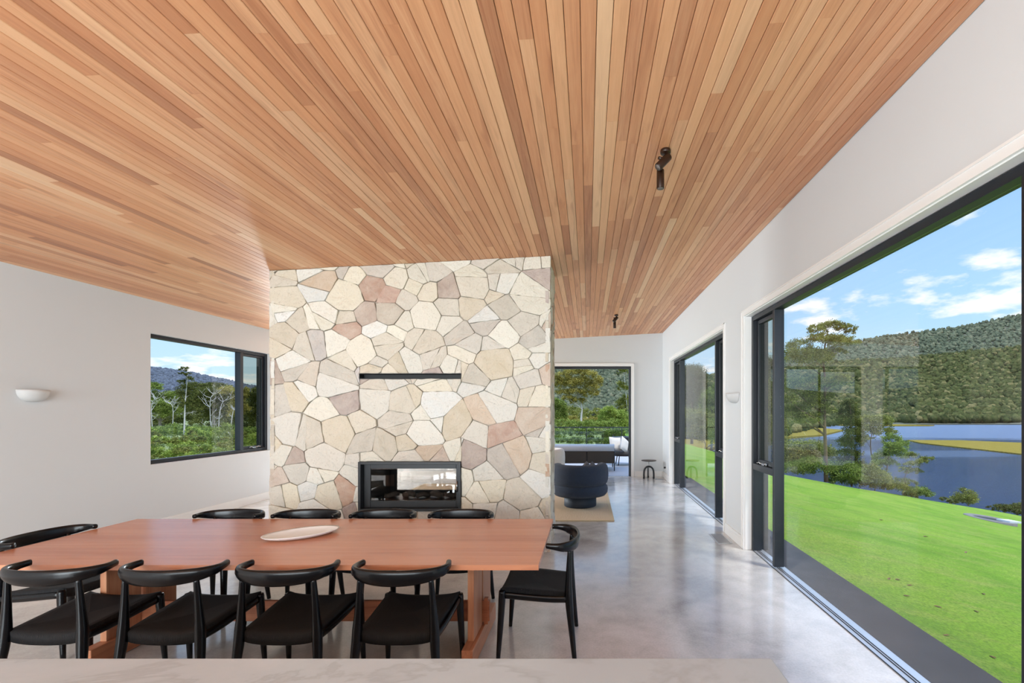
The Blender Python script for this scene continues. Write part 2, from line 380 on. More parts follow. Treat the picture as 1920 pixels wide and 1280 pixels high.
# ------------------------------------------------------------------ right windows
def architrave_y(mb, ya, yb, ztop):
    A = .066
    mb.box(XR-.018, XR, ya-A, ya, .001, ztop+A).box(XR-.018, XR, yb, yb+A, .001, ztop+A).box(XR-.018, XR, ya, yb, ztop, ztop+A)
    mb.box(XR-.024, XR-.018, ya-A, ya-A+.014, .001, ztop+A).box(XR-.024, XR-.018, yb+A-.014, yb+A, .001, ztop+A).box(XR-.024, XR-.018, ya-A, yb+A, ztop+A-.014, ztop+A)
def winder(parent, x, y, z, sgn=-1, along='y'):
    mb = MB()
    for k in (-1, 1):
        q = [(0, k*.02, 0), (sgn*.02, k*.06, .012), (sgn*.012, k*.10, .018), (sgn*.028, k*.13, .006)]
        mb.sweep(catmull(q, 4), .006, 6)
    mb.box(-.014, .014, -.035, .035, -.008, .016)
    return mb.obj('window_winder', 'chrome', parent, loc=(x, y, z))
def big_window(idx, ya, yb, m1, m2):
    root = struct(empty('window_%d' % idx, (1.93, (ya+yb)/2, 0)))
    L = lambda y: y-(ya+yb)/2
    f = MB(); A, B = -.05, .05
    zt = HEAD-.012
    f.box(A, B, L(ya), L(ya)+.05, 0, zt).box(A, B, L(yb)-.05, L(yb), 0, zt).box(A, B, L(ya)+.05, L(yb)-.05, zt-.05, zt)
    f.box(A, B, L(m1)-.025, L(m1)+.025, .02, zt-.05).box(A, B, L(m2)-.025, L(m2)+.025, .02, zt-.05)
    f.obj('frame', 'frame_metal', root, .003)
    t = MB(); t.box(A-.005, B+.03, L(ya)+.01, L(yb)-.01, -.03, .004); t.obj('sill_track', 'aluminium', root)
    t = MB()
    for xx in (-.052, -.008, .012): t.box(xx, xx+.007, L(ya)+.05, L(yb)-.05, .003, .007)
    t.obj('track_seal', 'rubber', root)
    for a0, a1 in ((ya+.05, m1-.025), (m2+.025, yb-.05)):
        tr = MB().box(A, B, L(a0), L(a1), .93, 1.0).obj('transom', 'frame_metal', root, .003)
        s = MB(); q = .045
        s.box(-.005, .045, L(a0)+.004, L(a0)+q, 1.004, zt-.055).box(-.005, .045, L(a1)-q, L(a1)-.004, 1.004, zt-.055)
        s.box(-.005, .045, L(a0)+q, L(a1)-q, 1.004, 1.004+q).box(-.005, .045, L(a0)+q, L(a1)-q, zt-.055-q, zt-.055)
        so = s.obj('sash', 'frame_metal', root, .003)
        MB().box(.016, .022, L(a0)+q, L(a1)-q, 1.004+q, zt-.055-q).obj('pane', 'sash_glass', so)
        MB().box(.010, .016, L(a0)+.002, L(a1)-.002, .006, .93).obj('pane', 'window_glass', root)
        winder(root, -.03, (L(a0)+L(a1))/2, 1.012)
    MB().box(.010, .016, L(m1)+.027, L(m2)-.027, .006, zt-.052).obj('pane', 'window_glass', root)
    # outer reveal lining under the lintel
    MB().box(B, .138, L(ya)+.002, L(yb)-.002, HEAD-.012, HEAD-.002).obj('head_lining', 'soffit', root)
    MB().box(B, .139, L(ya)+.001, L(ya)+.012, .0, HEAD-.012).box(B, .139, L(yb)-.012, L(yb)-.001, .0, HEAD-.012).obj('jamb_lining', 'frame_metal', root)
    MB().box(.085, .092, L(ya)+.002, L(yb)-.002, HEAD-.022, HEAD-.012).obj('blind_track', 'frame_metal', root)
    t = MB(); architrave_y(t, ya, yb, HEAD)
    struct(t.obj('trim_%d' % idx, 'trim_paint'))
    rv = MB()
    w0, w1 = XR-1.93, 1.879-1.93
    rv.box(w0, w1, L(ya), L(ya)+.008, .001, HEAD).box(w0, w1, L(yb)-.008, L(yb), .001, HEAD).box(w0, w1, L(ya)+.008, L(yb)-.008, HEAD-.008, HEAD)
    rv.obj('reveal', 'trim_paint', root)
big_window(1, 1.28, 5.27, 1.965, 4.645)
big_window(2, 6.07, 10.0, 6.765, 9.375)
# left window
root = struct(empty('window_3', (XL-.09, 7.195, .88)))
f = MB(); a0, a1, H = -1.145, 1.145, 1.74
f.box(-.05, .03, a0, a0+.04, 0, H).box(-.05, .03, a1-.05, a1, 0, H).box(-.05, .03, a0+.04, a1-.05, 0, .055).box(-.05, .03, a0+.04, a1-.05, H-.05, H)
f.box(-.05, .045, .48, .545, .055, H-.05); f.obj('frame', 'frame_metal', root, .003)
s = MB(); s.box(-.04, .0, .548, .59, .058, H-.053).box(-.04, .0, 1.05, 1.092, .058, H-.053).box(-.04, 0, .59, 1.05, .058, .10).box(-.04, 0, .59, 1.05, H-.095, H-.053)
so = s.obj('sash', 'frame_metal', root, .003); MB().box(-.022, -.017, .59, 1.05, .10, H-.095).obj('pane', 'sash_glass', so)
MB().box(-.02, -.014, a0+.04, .48, .055, H-.05).obj('pane', 'window_glass', root)
winder(root, .02, .82, .072, 1)
MB().box(-.16, -.05, a0, a0+.01, 0, H).box(-.16, -.05, a1-.01, a1, 0, H).box(-.16, -.05, a0+.01, a1-.01, 0, .01).box(-.16, -.05, a0+.01, a1-.01, H-.01, H).obj('jamb_lining', 'frame_metal', root)
# back-wall lounge window seen only as a reflection
root = struct(empty('window_4', (-3.785, YF+.12, .5)))
f = MB(); hw = .565; H = 2.16
f.box(-hw, -hw+.04, -.04, .04, 0, H).box(hw-.04, hw, -.04, .04, 0, H).box(-hw+.04, hw-.04, -.04, .04, 0, .05).box(-hw+.04, hw-.04, -.04, .04, H-.05, H).box(.36, .41, -.04, .04, .05, H-.05)
f.obj('frame', 'frame_metal', root, .003); MB().box(-hw+.04, hw-.04, -.003, .003, .05, H-.05).obj('pane', 'window_glass', root)
# sliding door opening to the terrace
root = struct(empty('door_1', (-.83, YF+.06, 0)))
f = MB(); hw = 1.87
f.box(-hw, -hw+.045, -.05, .07, 0, 2.655).box(hw-.045, hw, -.05, .07, 0, 2.655).box(-hw+.045, hw-.045, -.05, .07, 2.60, 2.655)
f.obj('frame', 'frame_metal', root, .003); MB().box(-hw, hw, -.055, .13, -.02, .005).obj('sill_track', 'aluminium', root)
MB().box(-hw+.05, hw-.05, -.02, -.008, .004, .010).obj('track_seal', 'rubber', root)
lf = MB(); lf.box(-hw+.05, -hw+.10, .0, .04, .01, 2.59).box(-.93, -.88, .0, .04, .01, 2.59).box(-hw+.10, -.93, .0, .04, .01, .07).box(-hw+.10, -.93, 0, .04, 2.53, 2.59)
lo = lf.obj('sliding_leaf', 'frame_metal', root, .003); MB().box(-hw+.10, -.93, .017, .023, .07, 2.53).obj('pane', 'window_glass', lo)
t = MB(); A = .07; xa, xb, zt = -2.7, 1.045, 2.66
t.box(xa-A, xa, YF-.018, YF, .001, zt+A).box(xb, xb+A, YF-.018, YF, .001, zt+A).box(xa, xb, YF-.018, YF, zt, zt+A)
t.box(xb+A-.014, xb+A, YF-.025, YF-.018, .001, zt+A).box(xa-A, xb+A, YF-.025, YF-.018, zt+A-.014, zt+A)
struct(t.obj('trim_door', 'trim_paint'))

# ------------------------------------------------------------------ stone chimney
CX0, CX1, CY0, CY1 = -3.577, -.433, 5.17, 6.0
FB = (-2.577, -1.425, .467, 1.022)       # firebox hole
SL = (-2.575, -1.428, 1.955, 2.015)      # slot
def clip(poly, nx, ny, d):               # keep nx*x+ny*y <= d
    out = []
    for i in range(len(poly)):
        a, b = poly[i], poly[(i+1) % len(poly)]
        da, db = nx*a[0]+ny*a[1]-d, nx*b[0]+ny*b[1]-d
        if da <= 0: out.append(a)
        if da*db < 0: t = da/(da-db); out.append((a[0]+(b[0]-a[0])*t, a[1]+(b[1]-a[1])*t))
    return out
def parea(p): return .5*sum(p[i][0]*p[(i+1) % len(p)][1]-p[(i+1) % len(p)][0]*p[i][1] for i in range(len(p)))
def voronoi(w_, h_, cw, ch, rnd, jit=.78):
    seeds = []; tries = 0; target = int((w_+.2)*(h_+.2)/(cw*ch))
    while len(seeds) < target and tries < 60000:
        tries += 1; q = (rnd.uniform(-.1, w_+.1), rnd.uniform(-.1, h_+.1)); wt = rnd.choice([.4, .6, .8, 1, 1, 1.25, 1.5])
        if all(((q[0]-a[0])/1.2)**2+(q[1]-a[1])**2 > (.36*(wt+a[2])*ch)**2 for a in seeds): seeds.append((q[0], q[1], wt))
    cells = []
    for i, s in enumerate(seeds):
        if not (-.1 < s[0] < w_+.1): continue
        p = [(0, 0), (w_, 0), (w_, h_), (0, h_)]
        for k, q in enumerate(seeds):
            if k == i: continue
            dx, dy = q[0]-s[0], q[1]-s[1]
            if dx*dx+dy*dy > (cw*5)**2 or dx*dx+dy*dy < 1e-9: continue
            dyy = dy*1.35; wofs = .5*(s[2]**2-q[2]**2)*(ch*.5)**2
            p = clip(p, dx, dyy, dx*(q[0]+s[0])/2+dyy*(q[1]+s[1])/2+wofs)
            if len(p) < 3: break
        if len(p) < 3 or parea(p) < .0008: continue
        A = parea(p)
        if rnd.random() < min(.75, A*4.5):   # some blocks are cut in two by a straight joint
            cx_ = sum(v[0] for v in p)/len(p); cy_ = sum(v[1] for v in p)/len(p); an = rnd.choice((0, PI/2))+rnd.uniform(-.55, .55)
            nx_, ny_ = math.cos(an), math.sin(an); d_ = nx_*(cx_+rnd.uniform(-.05, .05))+ny_*(cy_+rnd.uniform(-.04, .04))
            cells += [c_ for c_ in (clip(p, nx_, ny_, d_), clip(p, -nx_, -ny_, -d_)) if len(c_) >= 3 and parea(c_) > .0008]
        else: cells.append(p)
    return cells
STC = [((226, 214, 194), 20), ((218, 204, 183), 18), ((230, 221, 205), 18), ((208, 192, 170), 10), ((216, 201, 180), 6), ((200, 186, 172), 6), ((204, 178, 154), 4), ((192, 152, 126), 2), ((180, 158, 146), 3), ((200, 186, 166), 2)]
def stone_face(mb, cells, tomap, rnd, holes=(), w_=1, h_=1):
    pal = [c for c, n in STC for _ in range(n)]
    for poly in cells:
        parts = [poly]
        for hx0, hx1, hz0, hz1 in holes:
            new = []
            for p in parts:
                xs = [q[0] for q in p]; zs = [q[1] for q in p]
                if max(xs) <= hx0 or min(xs) >= hx1 or max(zs) <= hz0 or min(zs) >= hz1: new.append(p); continue
                new += [clip(p, 1, 0, hx0), clip(p, -1, 0, -hx1)]
                mid = clip(clip(p, -1, 0, -hx0), 1, 0, hx1)
                if len(mid) >= 3: new += [clip(mid, 0, 1, hz0), clip(mid, 0, -1, -hz1)]
            parts = [p for p in new if len(p) >= 3 and parea(p) > .0006]
        for p in parts:
            c = rnd.choice(pal); jb, jw = rnd.randint(-9, 8), rnd.randint(-3, 3); col = tuple(q_*m_*.97 for m_, q_ in zip((.93, .98, 1.03), S(*[min(255, max(0, v_+jb+k_*jw)) for v_, k_ in zip(c, (1, 0, -2))])[:3]))
            # outline with wobble
            ring = []
            L = len(p); cxx = sum(q[0] for q in p)/L; czz = sum(q[1] for q in p)/L
            if parea(p) < .004: sub_ = 1
            for i in range(L):
                a_, b_ = p[i], p[(i+1) % L]; d = math.hypot(b_[0]-a_[0], b_[1]-a_[1])
                if d < .012: continue
                k = max(1, int(d/.05))
                for j in range(k):
                    t = j/k; q = (a_[0]+(b_[0]-a_[0])*t, a_[1]+(b_[1]-a_[1])*t)
                    if j: q = (q[0]+rnd.uniform(-.004, .004), q[1]+rnd.uniform(-.004, .004))
                    elif k > 1 or d > .03: # round corner by pulling in
                        q = (q[0]+(cxx-q[0])*.025, q[1]+(czz-q[1])*.025)
                    ring.append(q)
            if len(ring) < 3: continue
            dep = rnd.uniform(.024, .040); tx, tz = rnd.uniform(-.06, .06), rnd.uniform(-.06, .06)
            def inset(q, d):
                vx, vz = cxx-q[0], czz-q[1]; l = math.hypot(vx, vz)+1e-6; f = min(.9, d/l); return (q[0]+vx*f, q[1]+vz*f)
            rings = []
            for d_, z_ in ((.0006, -.01), (.001, dep-.007), (.005, dep-.002), (.02, dep)):
                rr = []
                for q in ring:
                    a_ = inset(q, d_); zz = z_
                    if z_ > 0: zz += tx*(a_[0]-cxx)+tz*(a_[1]-czz)+rnd.uniform(-.0015, .0015)
                    rr.append(tomap(a_[0], a_[1], zz))
                rings.append(rr)
            rr = []
            for q in ring:
                a_ = (q[0]+(cxx-q[0])*.5, q[1]+(czz-q[1])*.5); rr.append(tomap(a_[0], a_[1], dep+tx*(a_[0]-cxx)+tz*(a_[1]-czz)+rnd.uniform(-.004, .005)))
            rings.append(rr); n = len(ring)
            vs = [v_ for r_ in rings for v_ in r_]+[tomap(cxx, czz, dep+rnd.uniform(0, .006))]
            fs = [(i*n+k, i*n+(k+1) % n, (i+1)*n+(k+1) % n, (i+1)*n+k) for i in range(4) for k in range(n)]
            fs += [(4*n+k, 4*n+(k+1) % n, 5*n) for k in range(n)]
            mb.add(vs, fs, col)
rnd = random.Random(5)
W_ = CX1-CX0; Hs = 3.365
chim = empty('stone_chimney', ((CX0+CX1)/2, (CY0+CY1)/2, 0))
tag(chim, 'floor to ceiling chimney wall of irregular pale sandstone holding the fireplace', 'chimney')
ox, oy = chim.location.x, chim.location.y
DZ = .034
def addstones(name, w_, tomap, holes, seed, cw=.27, ch=.245):
    r_ = random.Random(seed); mb = MB(); cells = voronoi(w_, 3.36, cw, ch, r_)
    cells2 = []
    stone_face(mb, cells, tomap, r_, holes)
    return mb.obj(name, 'stone', chim)
def ztrim(X, z): return min(z, zc(X)-.004)
addstones('stone_facing', W_+.03, lambda u, z, d: (CX0-.015+u-ox, CY0+DZ-d-oy, ztrim(CX0+u, z)), [(h[0]-CX0+.015, h[1]-CX0+.015, h[2], h[3]) for h in (FB, SL)], 21)
addstones('stone_facing', CY1-CY0, lambda u, z, d: (CX1-DZ+d-ox, CY0+u-oy, ztrim(CX1, z)), [], 22, .22, .2)
addstones('stone_facing', CY1-CY0, lambda u, z, d: (CX0+DZ-d-ox, CY1-u-oy, ztrim(CX0, z)), [], 23, .22, .2)
addstones('stone_facing', W_, lambda u, z, d: (CX1-u-ox, CY1-DZ+d-oy, ztrim(CX1-u, z)), [(CX1-FB[1], CX1-FB[0], FB[2], FB[3])], 24)
core = MB(); a_, b_ = CX0+DZ, CX1-DZ; c_, d_ = CY0+DZ, CY1-DZ
def cb_(x0, x1, z0, z1, y0=c_, y1=d_): core.box(x0-ox, x1-ox, y0-oy, y1-oy, z0, z1)
cb_(a_, FB[0], 0, zc(a_)-.01); cb_(FB[1], b_, 0, zc(FB[1])-.01); cb_(FB[0], FB[1], 0, FB[2]); cb_(FB[0], FB[1], FB[3], SL[2]); cb_(FB[0], FB[1], SL[3], zc(FB[0])-.01)
cb_(FB[0], FB[1], SL[2], SL[3], c_+.25, d_)
core.obj('mortar_core', 'mortar', chim)
MB().box(SL[0]-ox, SL[1]-ox, CY0-oy-.004, CY0+.25-oy, SL[2], SL[2]+.006).box(SL[0]-ox, SL[1]-ox, CY0-oy-.004, CY0+.25-oy, SL[3]-.006, SL[3]).box(SL[0]-ox, SL[0]+.006-ox, CY0-oy-.004, CY0+.25-oy, SL[2]+.006, SL[3]-.006).box(SL[1]-.006-ox, SL[1]-ox, CY0-oy-.004, CY0+.25-oy, SL[2]+.006, SL[3]-.006).box(SL[0]-ox, SL[1]-ox, CY0+.10-oy, CY0+.11-oy, SL[2]+.006, SL[3]-.006).obj('vent_slot', 'rubber', chim)
# fireplace insert
fx, fy = (FB[0]+FB[1])/2, CY0
fp = empty('fireplace', (fx, fy, FB[2])); tag(fp, 'black steel see-through gas fireplace set low in the stone chimney', 'fireplace')
hw, hh = (FB[1]-FB[0])/2-.001, FB[3]-FB[2]
def ringbox(mb, x0, x1, z0, z1, t, y0, y1):
    tl, tr_, tb, tt = t
    mb.box(x0, x0+tl, y0, y1, z0, z1).box(x1-tr_, x1, y0, y1, z0, z1).box(x0+tl, x1-tr_, y0, y1, z0, z0+tb).box(x0+tl, x1-tr_, y0, y1, z1-tt, z1)
for s_, nm in ((0, 1), (1, -1)):
    y0 = -.03 if s_ == 0 else (CY1-CY0)-.05
    mb = MB(); ringbox(mb, -hw, hw, .001, hh-.001, (.028,)*4, y0, y0+.08); mb.obj('surround', 'black_steel', fp, .002)
    y0 = .045 if s_ == 0 else (CY1-CY0)-.075
    mb = MB(); ringbox(mb, -hw+.03, hw-.03, .03, hh-.03, (.075, .04, .075, .055), y0, y0+.03); d_o = mb.obj('door_frame', 'black_steel', fp, .003)
    MB().box(-hw+.10, hw-.065, y0+.012, y0+.017, .10, hh-.08).obj('glass_pane', 'fire_glass', d_o)
    if s_ == 0:
        MB().sweep([(hw-.055, y0-.018, .21), (hw-.055, y0-.018, .33)], .006, 8).sweep([(hw-.055, y0-.018, .22), (hw-.055, y0+.005, .22)], .004, 6).sweep([(hw-.055, y0-.018, .32), (hw-.055, y0+.005, .32)], .004, 6).obj('handle', 'chrome', fp)
mb = MB(); ringbox(mb, -hw+.01, hw-.01, .012, hh-.012, (.012,)*4, .08, CY1-CY0-.08); mb.obj('firebox', 'firebox_steel', fp)
MB().box(-hw+.05, hw-.05, .2, .62, .03, .085).obj('burner_tray', 'firebox_steel', fp)
for i, (lx, lr, rz) in enumerate(((-.36, .03, .5), (-.15, .035, -.35), (.02, .028, .7), (.19, .036, -.2), (.36, .03, .45))):
    pts = [(math.cos(rz)*t*.085, math.sin(rz)*t*.085, .012*math.sin(t*3+i)) for t in (-1, -.5, 0, .5, 1)]
    lg = MB().sweep(pts, [lr*.8, lr, lr*1.05, lr*.95, lr*.7], 9).obj('fire_log', 'dead_log', None, loc=(fx+lx, fy+.36, FB[2]+.085+lr*1.05))
    tag(lg, ['charred log at the left end of the fireplace bed', 'charred log second from left in the fireplace', 'charred log at the middle of the fireplace bed', 'charred log second from right in the fireplace', 'charred log at the right end of the fireplace bed'][i], 'log', 'logs in the fireplace')

# ------------------------------------------------------------------ dining table
TX0, TX1, TY0, TY1, TZ = -3.652, -.280, 2.61, 3.72, .72
tb = empty('dining_table', ((TX0+TX1)/2, (TY0+TY1)/2, 0)); tag(tb, 'long reddish hardwood trestle dining table with plank top in front of the chimney', 'table')
tx, ty = tb.location.x, tb.location.y
mb = MB(); nb = 7; bw = (TY1-TY0)/nb
for i in range(nb):
    y0 = TY0+i*bw-ty; mb.box(TX0-tx, TX1-tx, y0+.0003, y0+bw-.0003, TZ-.030, TZ, (random.uniform(.15, .85), random.uniform(.5, .9), random.random()))
mb.obj('tabletop', 'table_wood', tb)
for cx_ in (-3.085, -.745):
    mb = MB(); mb.box(cx_-.02-tx, cx_+.02-tx, 2.92-ty, 3.15-ty, .128, TZ-.031).box(cx_-.02-tx, cx_+.02-tx, 3.18-ty, 3.42-ty, .128, TZ-.031)
    mb.obj('leg', 'trestle_wood', tb, .003)
    MB().box(cx_-.03-tx, cx_+.04-tx, 2.81-ty, 3.52-ty, .002, .128).obj('foot', 'foot_wood', tb, .004)
    MB().box(cx_+.04-tx+.12, cx_+.04-tx+.165, 2.78-ty, 3.55-ty, TZ-.065, TZ-.031).obj('cleat', 'foot_wood', tb, .003)
    s_ = 1 if cx_ > -2 else -1
    MB().box(cx_-.014+s_*.045-tx, cx_+.014+s_*.045-tx, 3.150-ty, 3.180-ty, .13, .31).obj('wedge', 'beam_wood', tb, .002)
MB().box(-3.18-tx, -.675-tx, 3.152-ty, 3.178-ty, .15, .29).obj('stretcher', 'beam_wood', tb, .003)

# ------------------------------------------------------------------ chairs
def make_chair():
    root = empty('dining_chair')
    # back rail
    R = [(-.242, -.082, .738, .015, .017), (-.252, -.13, .734, .016, .020), (-.244, -.18, .728, .017, .028), (-.200, -.232, .722, .016, .036), (-.11, -.268, .717, .014, .042), (0, -.280, .715, .013, .044)]
    R = R+[(-a, b, c, d, e_) for a, b, c, d, e_ in R[-2::-1]]
    pts = catmull([r[:3] for r in R], 6); ra = catmull([(r[3], r[4], 0) for r in R], 6)
    n = 14; vs = []; fs = []
    for i, p in enumerate(pts):
        t = (pts[min(i+1, len(pts)-1)]-pts[max(i-1, 0)]).normalized(); a = t.cross(Vector((0, 0, 1))).normalized(); b = Vector((0, 0, 1))
        for k in range(n):
            th = 2*PI*k/n; c, s = math.cos(th), math.sin(th)
            c = math.copysign(abs(c)**.8, c); s = math.copysign(abs(s)**.8, s)
            vs.append(p+a*ra[i].x*c+(b*ra[i].y*s)+a*(.008*abs(s) if ra[i].y > .03 and s < 0 else 0)*-1)
    for i in range(len(pts)-1):
        for k in range(n): fs.append((i*n+k, i*n+(k+1) % n, (i+1)*n+(k+1) % n, (i+1)*n+k))
    fs.append(tuple(range(n))[::-1]); fs.append(tuple((len(pts)-1)*n+k for k in range(n)))
    MB().add(vs, fs, None, True).obj('backrest', 'black_lacquer', root)
    for s in (-1, 1):
        P = [(s*.240, -.262, .001), (s*.226, -.245, .16), (s*.212, -.228, .33), (s*.207, -.222, .42), (s*.202, -.222, .50), (s*.196, -.224, .60), (s*.190, -.228, .705)]
        MB().sweep(catmull(P, 4), [x_ for a_, b_ in zip((.0145, .019, .025, .026, .021, .017), (.019, .025, .026, .021, .017, .013)) for x_ in [a_+(b_-a_)*k/4 for k in range(4)]]+[.012], 12, (0, 1, 0)).obj('leg', 'black_lacquer', root)
        P = [(s*.238, .228, .001), (s*.232, .215, .2), (s*.226, .205, .38), (s*.225, .203, .448)]
        MB().sweep(catmull(P, 4), [x_ for a_, b_ in zip((.013, .019, .023), (.019, .023, .022)) for x_ in [a_+(b_-a_)*k/4 for k in range(4)]]+[.019], 12, (0, 1, 0)).obj('leg', 'black_lacquer', root)
        P = [(s*.216, -.215, .385), (s*.221, -.1, .388), (s*.225, .05, .402), (s*.228, .195, .418)]
        MB().sweep(catmull(P, 4), (.010, .022), 8, (0, 0, 1)).obj('side_rail', 'black_lacquer', root)
    # woven seat
    N = 14; g = MB(); top = []; bot = []
    for j in range(N+1):
        v_ = j/N; y = -.222+.438*v_; hw_ = .200+.024*v_
        for i in range(N+1):
            u_ = i/N*2-1; x_ = u_*hw_
            z = .418+.042*v_-.022*(1-u_*u_)*(1-abs(2*v_-1)*.35)
            z += .010*(abs(u_)**6)
            edge = min(1, min(1-abs(u_), 1-abs(2*v_-1))/.10); z -= .012*(1-edge)**2
            top.append((x_, y, z)); bot.append((x_*.985, y*.985, z-.056-.004*edge))
    vs = top+bot; fs = []
    for j in range(N):
        for i in range(N):
            a = j*(N+1)+i; fs.append((a, a+1, a+N+2, a+N+1)); b = a+(N+1)**2; fs.append((b, b+N+1, b+N+2, b+1))
    Q = (N+1)**2
    for i in range(N):
        fs.append((i, i+Q, i+1+Q, i+1)); a = N*(N+1)+i; fs.append((a, a+1, a+1+Q, a+Q))
        a = i*(N+1); fs.append((a, a+N+1, a+N+1+Q, a+Q)); a = i*(N+1)+N; fs.append((a, a+Q, a+N+1+Q, a+N+1))
    g.add(vs, fs, None, True).obj('seat', 'paper_cord', root)
    return root
ch0 = make_chair(); used = False
XS = [-2.92, -2.288, -1.660, -1.030]
ordn = ['leftmost of the four near chairs', 'second from left of the four near chairs', 'third from left of the four near chairs', 'rightmost of the four near chairs']
spots = [(XS[i], 2.685, 0, 'black woven-seat dining chair at the counter side, '+['leftmost', 'second from left', 'third from left', 'rightmost'][i], 'dining chairs on the counter side') for i in range(4)]
XF = [-2.955, -2.32, -1.686, -1.045]
spots += [(XF[i], 3.645, PI, 'black dining chair on the fireplace side of the table, '+['leftmost', 'second from left', 'third from left', 'rightmost'][i]+' of the row', 'dining chairs on the fireplace side') for i in range(4)]
spots += [(-.345, 3.165, PI/2, 'black dining chair with woven cord seat alone at the right end of the table', 'dining chairs at the table ends'),
          (-3.575, 3.165, -PI/2, 'black dining chair at the left end of the table, cut by the photo edge', 'dining chairs at the table ends')]
for k, (x_, y_, rz, lb, gp) in enumerate(spots):
    c = ch0 if k == 0 else copy_tree(ch0)
    c.location = (x_, y_, 0); c.rotation_euler = (0, 0, rz); tag(c, lb, 'chair', gp)

# platter
mb = MB(); mb.lathe([(0, .006), (.6, .006), (.8, .012), (.93, .022), (1.0, .030), (1.0, .027), (.94, .017), (.8, .005), (.62, .0), (0, .0)], (0, 0, 0), 56, sx=.235, sy=.145)
pl = mb.obj('platter', 'ceramic', None, loc=(-2.005, 3.215, TZ+.001), rot=(0, 0, .68)); tag(pl, 'shallow white oval platter lying on the dining tabletop', 'platter')

# kitchen bench in the foreground
kb = empty('kitchen_island', (-1.2, .82, 0)); tag(kb, 'pale marble kitchen island along the bottom edge of the photo', 'counter')
MB().box(-1.5, 1.72, -.47, .477, .86, .90).obj('benchtop', 'marble', kb, .004)
MB().box(-1.45, 1.66, -.42, .40, .06, .859).box(-1.4, 1.60, -.36, .34, .0, .06).obj('cabinet', 'trim_paint', kb)

# wall lamps
def sconce(loc, rz, label):
    n, mrows = 20, 8; vs = []; fs = []; W2, Dp, Hh = .135, .115, .125
    for th_ in (1.0, .94):
        for j in range(mrows+1):
            ph = j/mrows*PI/2; r = math.cos(ph)**.75 if j < mrows else 0.0
            for i in range(n+1):
                a = PI*i/n; vs.append((W2*th_*r*math.cos(a), Dp*th_*r*math.sin(a), -Hh*th_*math.sin(ph)))
    Q = (mrows+1)*(n+1)
    for b in (0, Q):
        for j in range(mrows):
            for i in range(n):
                a = b+j*(n+1)+i; fs.append((a, a+n+1, a+n+2, a+1) if b == 0 else (a, a+1, a+n+2, a+n+1))
    for i in range(n): fs.append((i, i+1, Q+i+1, Q+i))
    root = empty('wall_lamp', loc, rz); tag(root, label, 'wall lamp')
    MB().add(vs, fs, None, True).obj('lamp_shade', 'plaster_light', root)
    MB().box(-.08, .08, .001, .012, -.09, -.01).obj('mounting_plate', 'plaster_light', root)
sconce((XL+.001, 4.755, 1.812), -PI/2, 'white plaster half-bowl wall lamp on the left wall')
sconce((XR-.001, 5.60, 1.812), PI/2, 'white plaster half-bowl wall lamp on the pier between the tall windows')

# ceiling spotlights
def spot(x, y, label):
    z = zc(x); root = empty('ceiling_spotlight', (x, y, z)); tag(root, label, 'spotlight', 'twin spotlights on the ceiling')
    MB().lathe([(0, .001), (.034, .001), (.036, -.004), (.036, -.022), (.033, -.026), (0, -.026)], n=24).obj('ceiling_rose', 'dark_bronze', root)
    MB().sweep([(0, 0, -.02), (0, 0, -.062)], .008, 8).sweep([(.025, .02, -.062), (-.05, -.02, -.066)], .011, 10).obj('stem', 'dark_bronze', root)
    def cyl(c, d, r, L):
        d = Vector(d).normalized(); c = Vector(c); mb = MB()
        mb.sweep([c, c+d*.004, c+d*(L-.004), c+d*L], [r*.9, r, r, r*.93], 20, (0.3, 1, .1)); h_ = mb.obj('lamp_head', 'dark_bronze', root)
        q = c+d*L; MB().sweep([q-d*.002, q+d*.0015], r*.78, 18, (.3, 1, .1)).obj('lens', 'lamp_lens', h_)
    cyl((.02, -.012, -.05), (-.62, -.16, -.70), .028, .12)
    cyl((-.028, .045, -.115), (0, 0, -1), .0265, .13)
spot(.536, 3.16, 'dark bronze twin spotlight on the plank ceiling nearer the camera')
spot(.535, 8.6, 'dark bronze twin spotlight on the plank ceiling far away near the back wall')

# floor vents, power outlet
def vent(x0, x1, y0, y1, label):
    root = empty('floor_vent', ((x0+x1)/2, (y0+y1)/2, 0)); tag(root, label, 'vent')
    a, b = (x1-x0)/2, (y1-y0)/2; mb = MB(); ringbox2 = [(-a, -a+.015, -b, b), (a-.015, a, -b, b), (-a+.015, a-.015, -b, -b+.015), (-a+.015, a-.015, b-.015, b)]
    for q in ringbox2: mb.box(*q, .001, .006)
    mb.obj('rim', 'aluminium', root); g = MB(); y = -b+.02
    while y < b-.02: g.box(-a+.015, a-.015, y, y+.006, .001, .004); y += .014
    g.obj('grille', 'aluminium', root); MB().box(-a+.015, a-.015, -b+.015, b-.015, .0003, .001).obj('duct', 'rubber', root)
vent(1.565, 1.735, 5.5, 5.93, 'metal floor vent beside the pier between the tall windows')
vent(1.56, 1.77, 10.5, 10.72, 'metal floor vent in the far right corner beside the side table')
root = empty('power_outlet', (XR-.001, 10.55, .28)); tag(root, 'small white power outlet on the right wall in the far corner', 'outlet')
MB().box(-.008, 0, -.058, .058, -.036, .036).obj('plate', 'trim_paint', root, .002); MB().box(-.05, -.008, .01, .045, -.02, .02).obj('plug', 'rubber', root, .003)

# ------------------------------------------------------------------ lounge
rug = empty('rug', (-1.6, 8.27, 0)); tag(rug, 'beige woven rug with pale border under the navy armchair', 'rug')
MB().box(-1.9, 1.94, -1.615, 1.615, .001, .012).obj('pile', 'rug_weave', rug)
mb = MB(); x0, x1, y0, y1 = -1.945, 1.985, -1.66, 1.66
for q in ((x0, x1, y0, y0+.05), (x0, x1, y1-.05, y1), (x0, x0+.05, y0+.05, y1-.05), (x1-.05, x1, y0+.05, y1-.05)): mb.box(*q, .001, .014)
mb.obj('border', 'rug_border', rug)
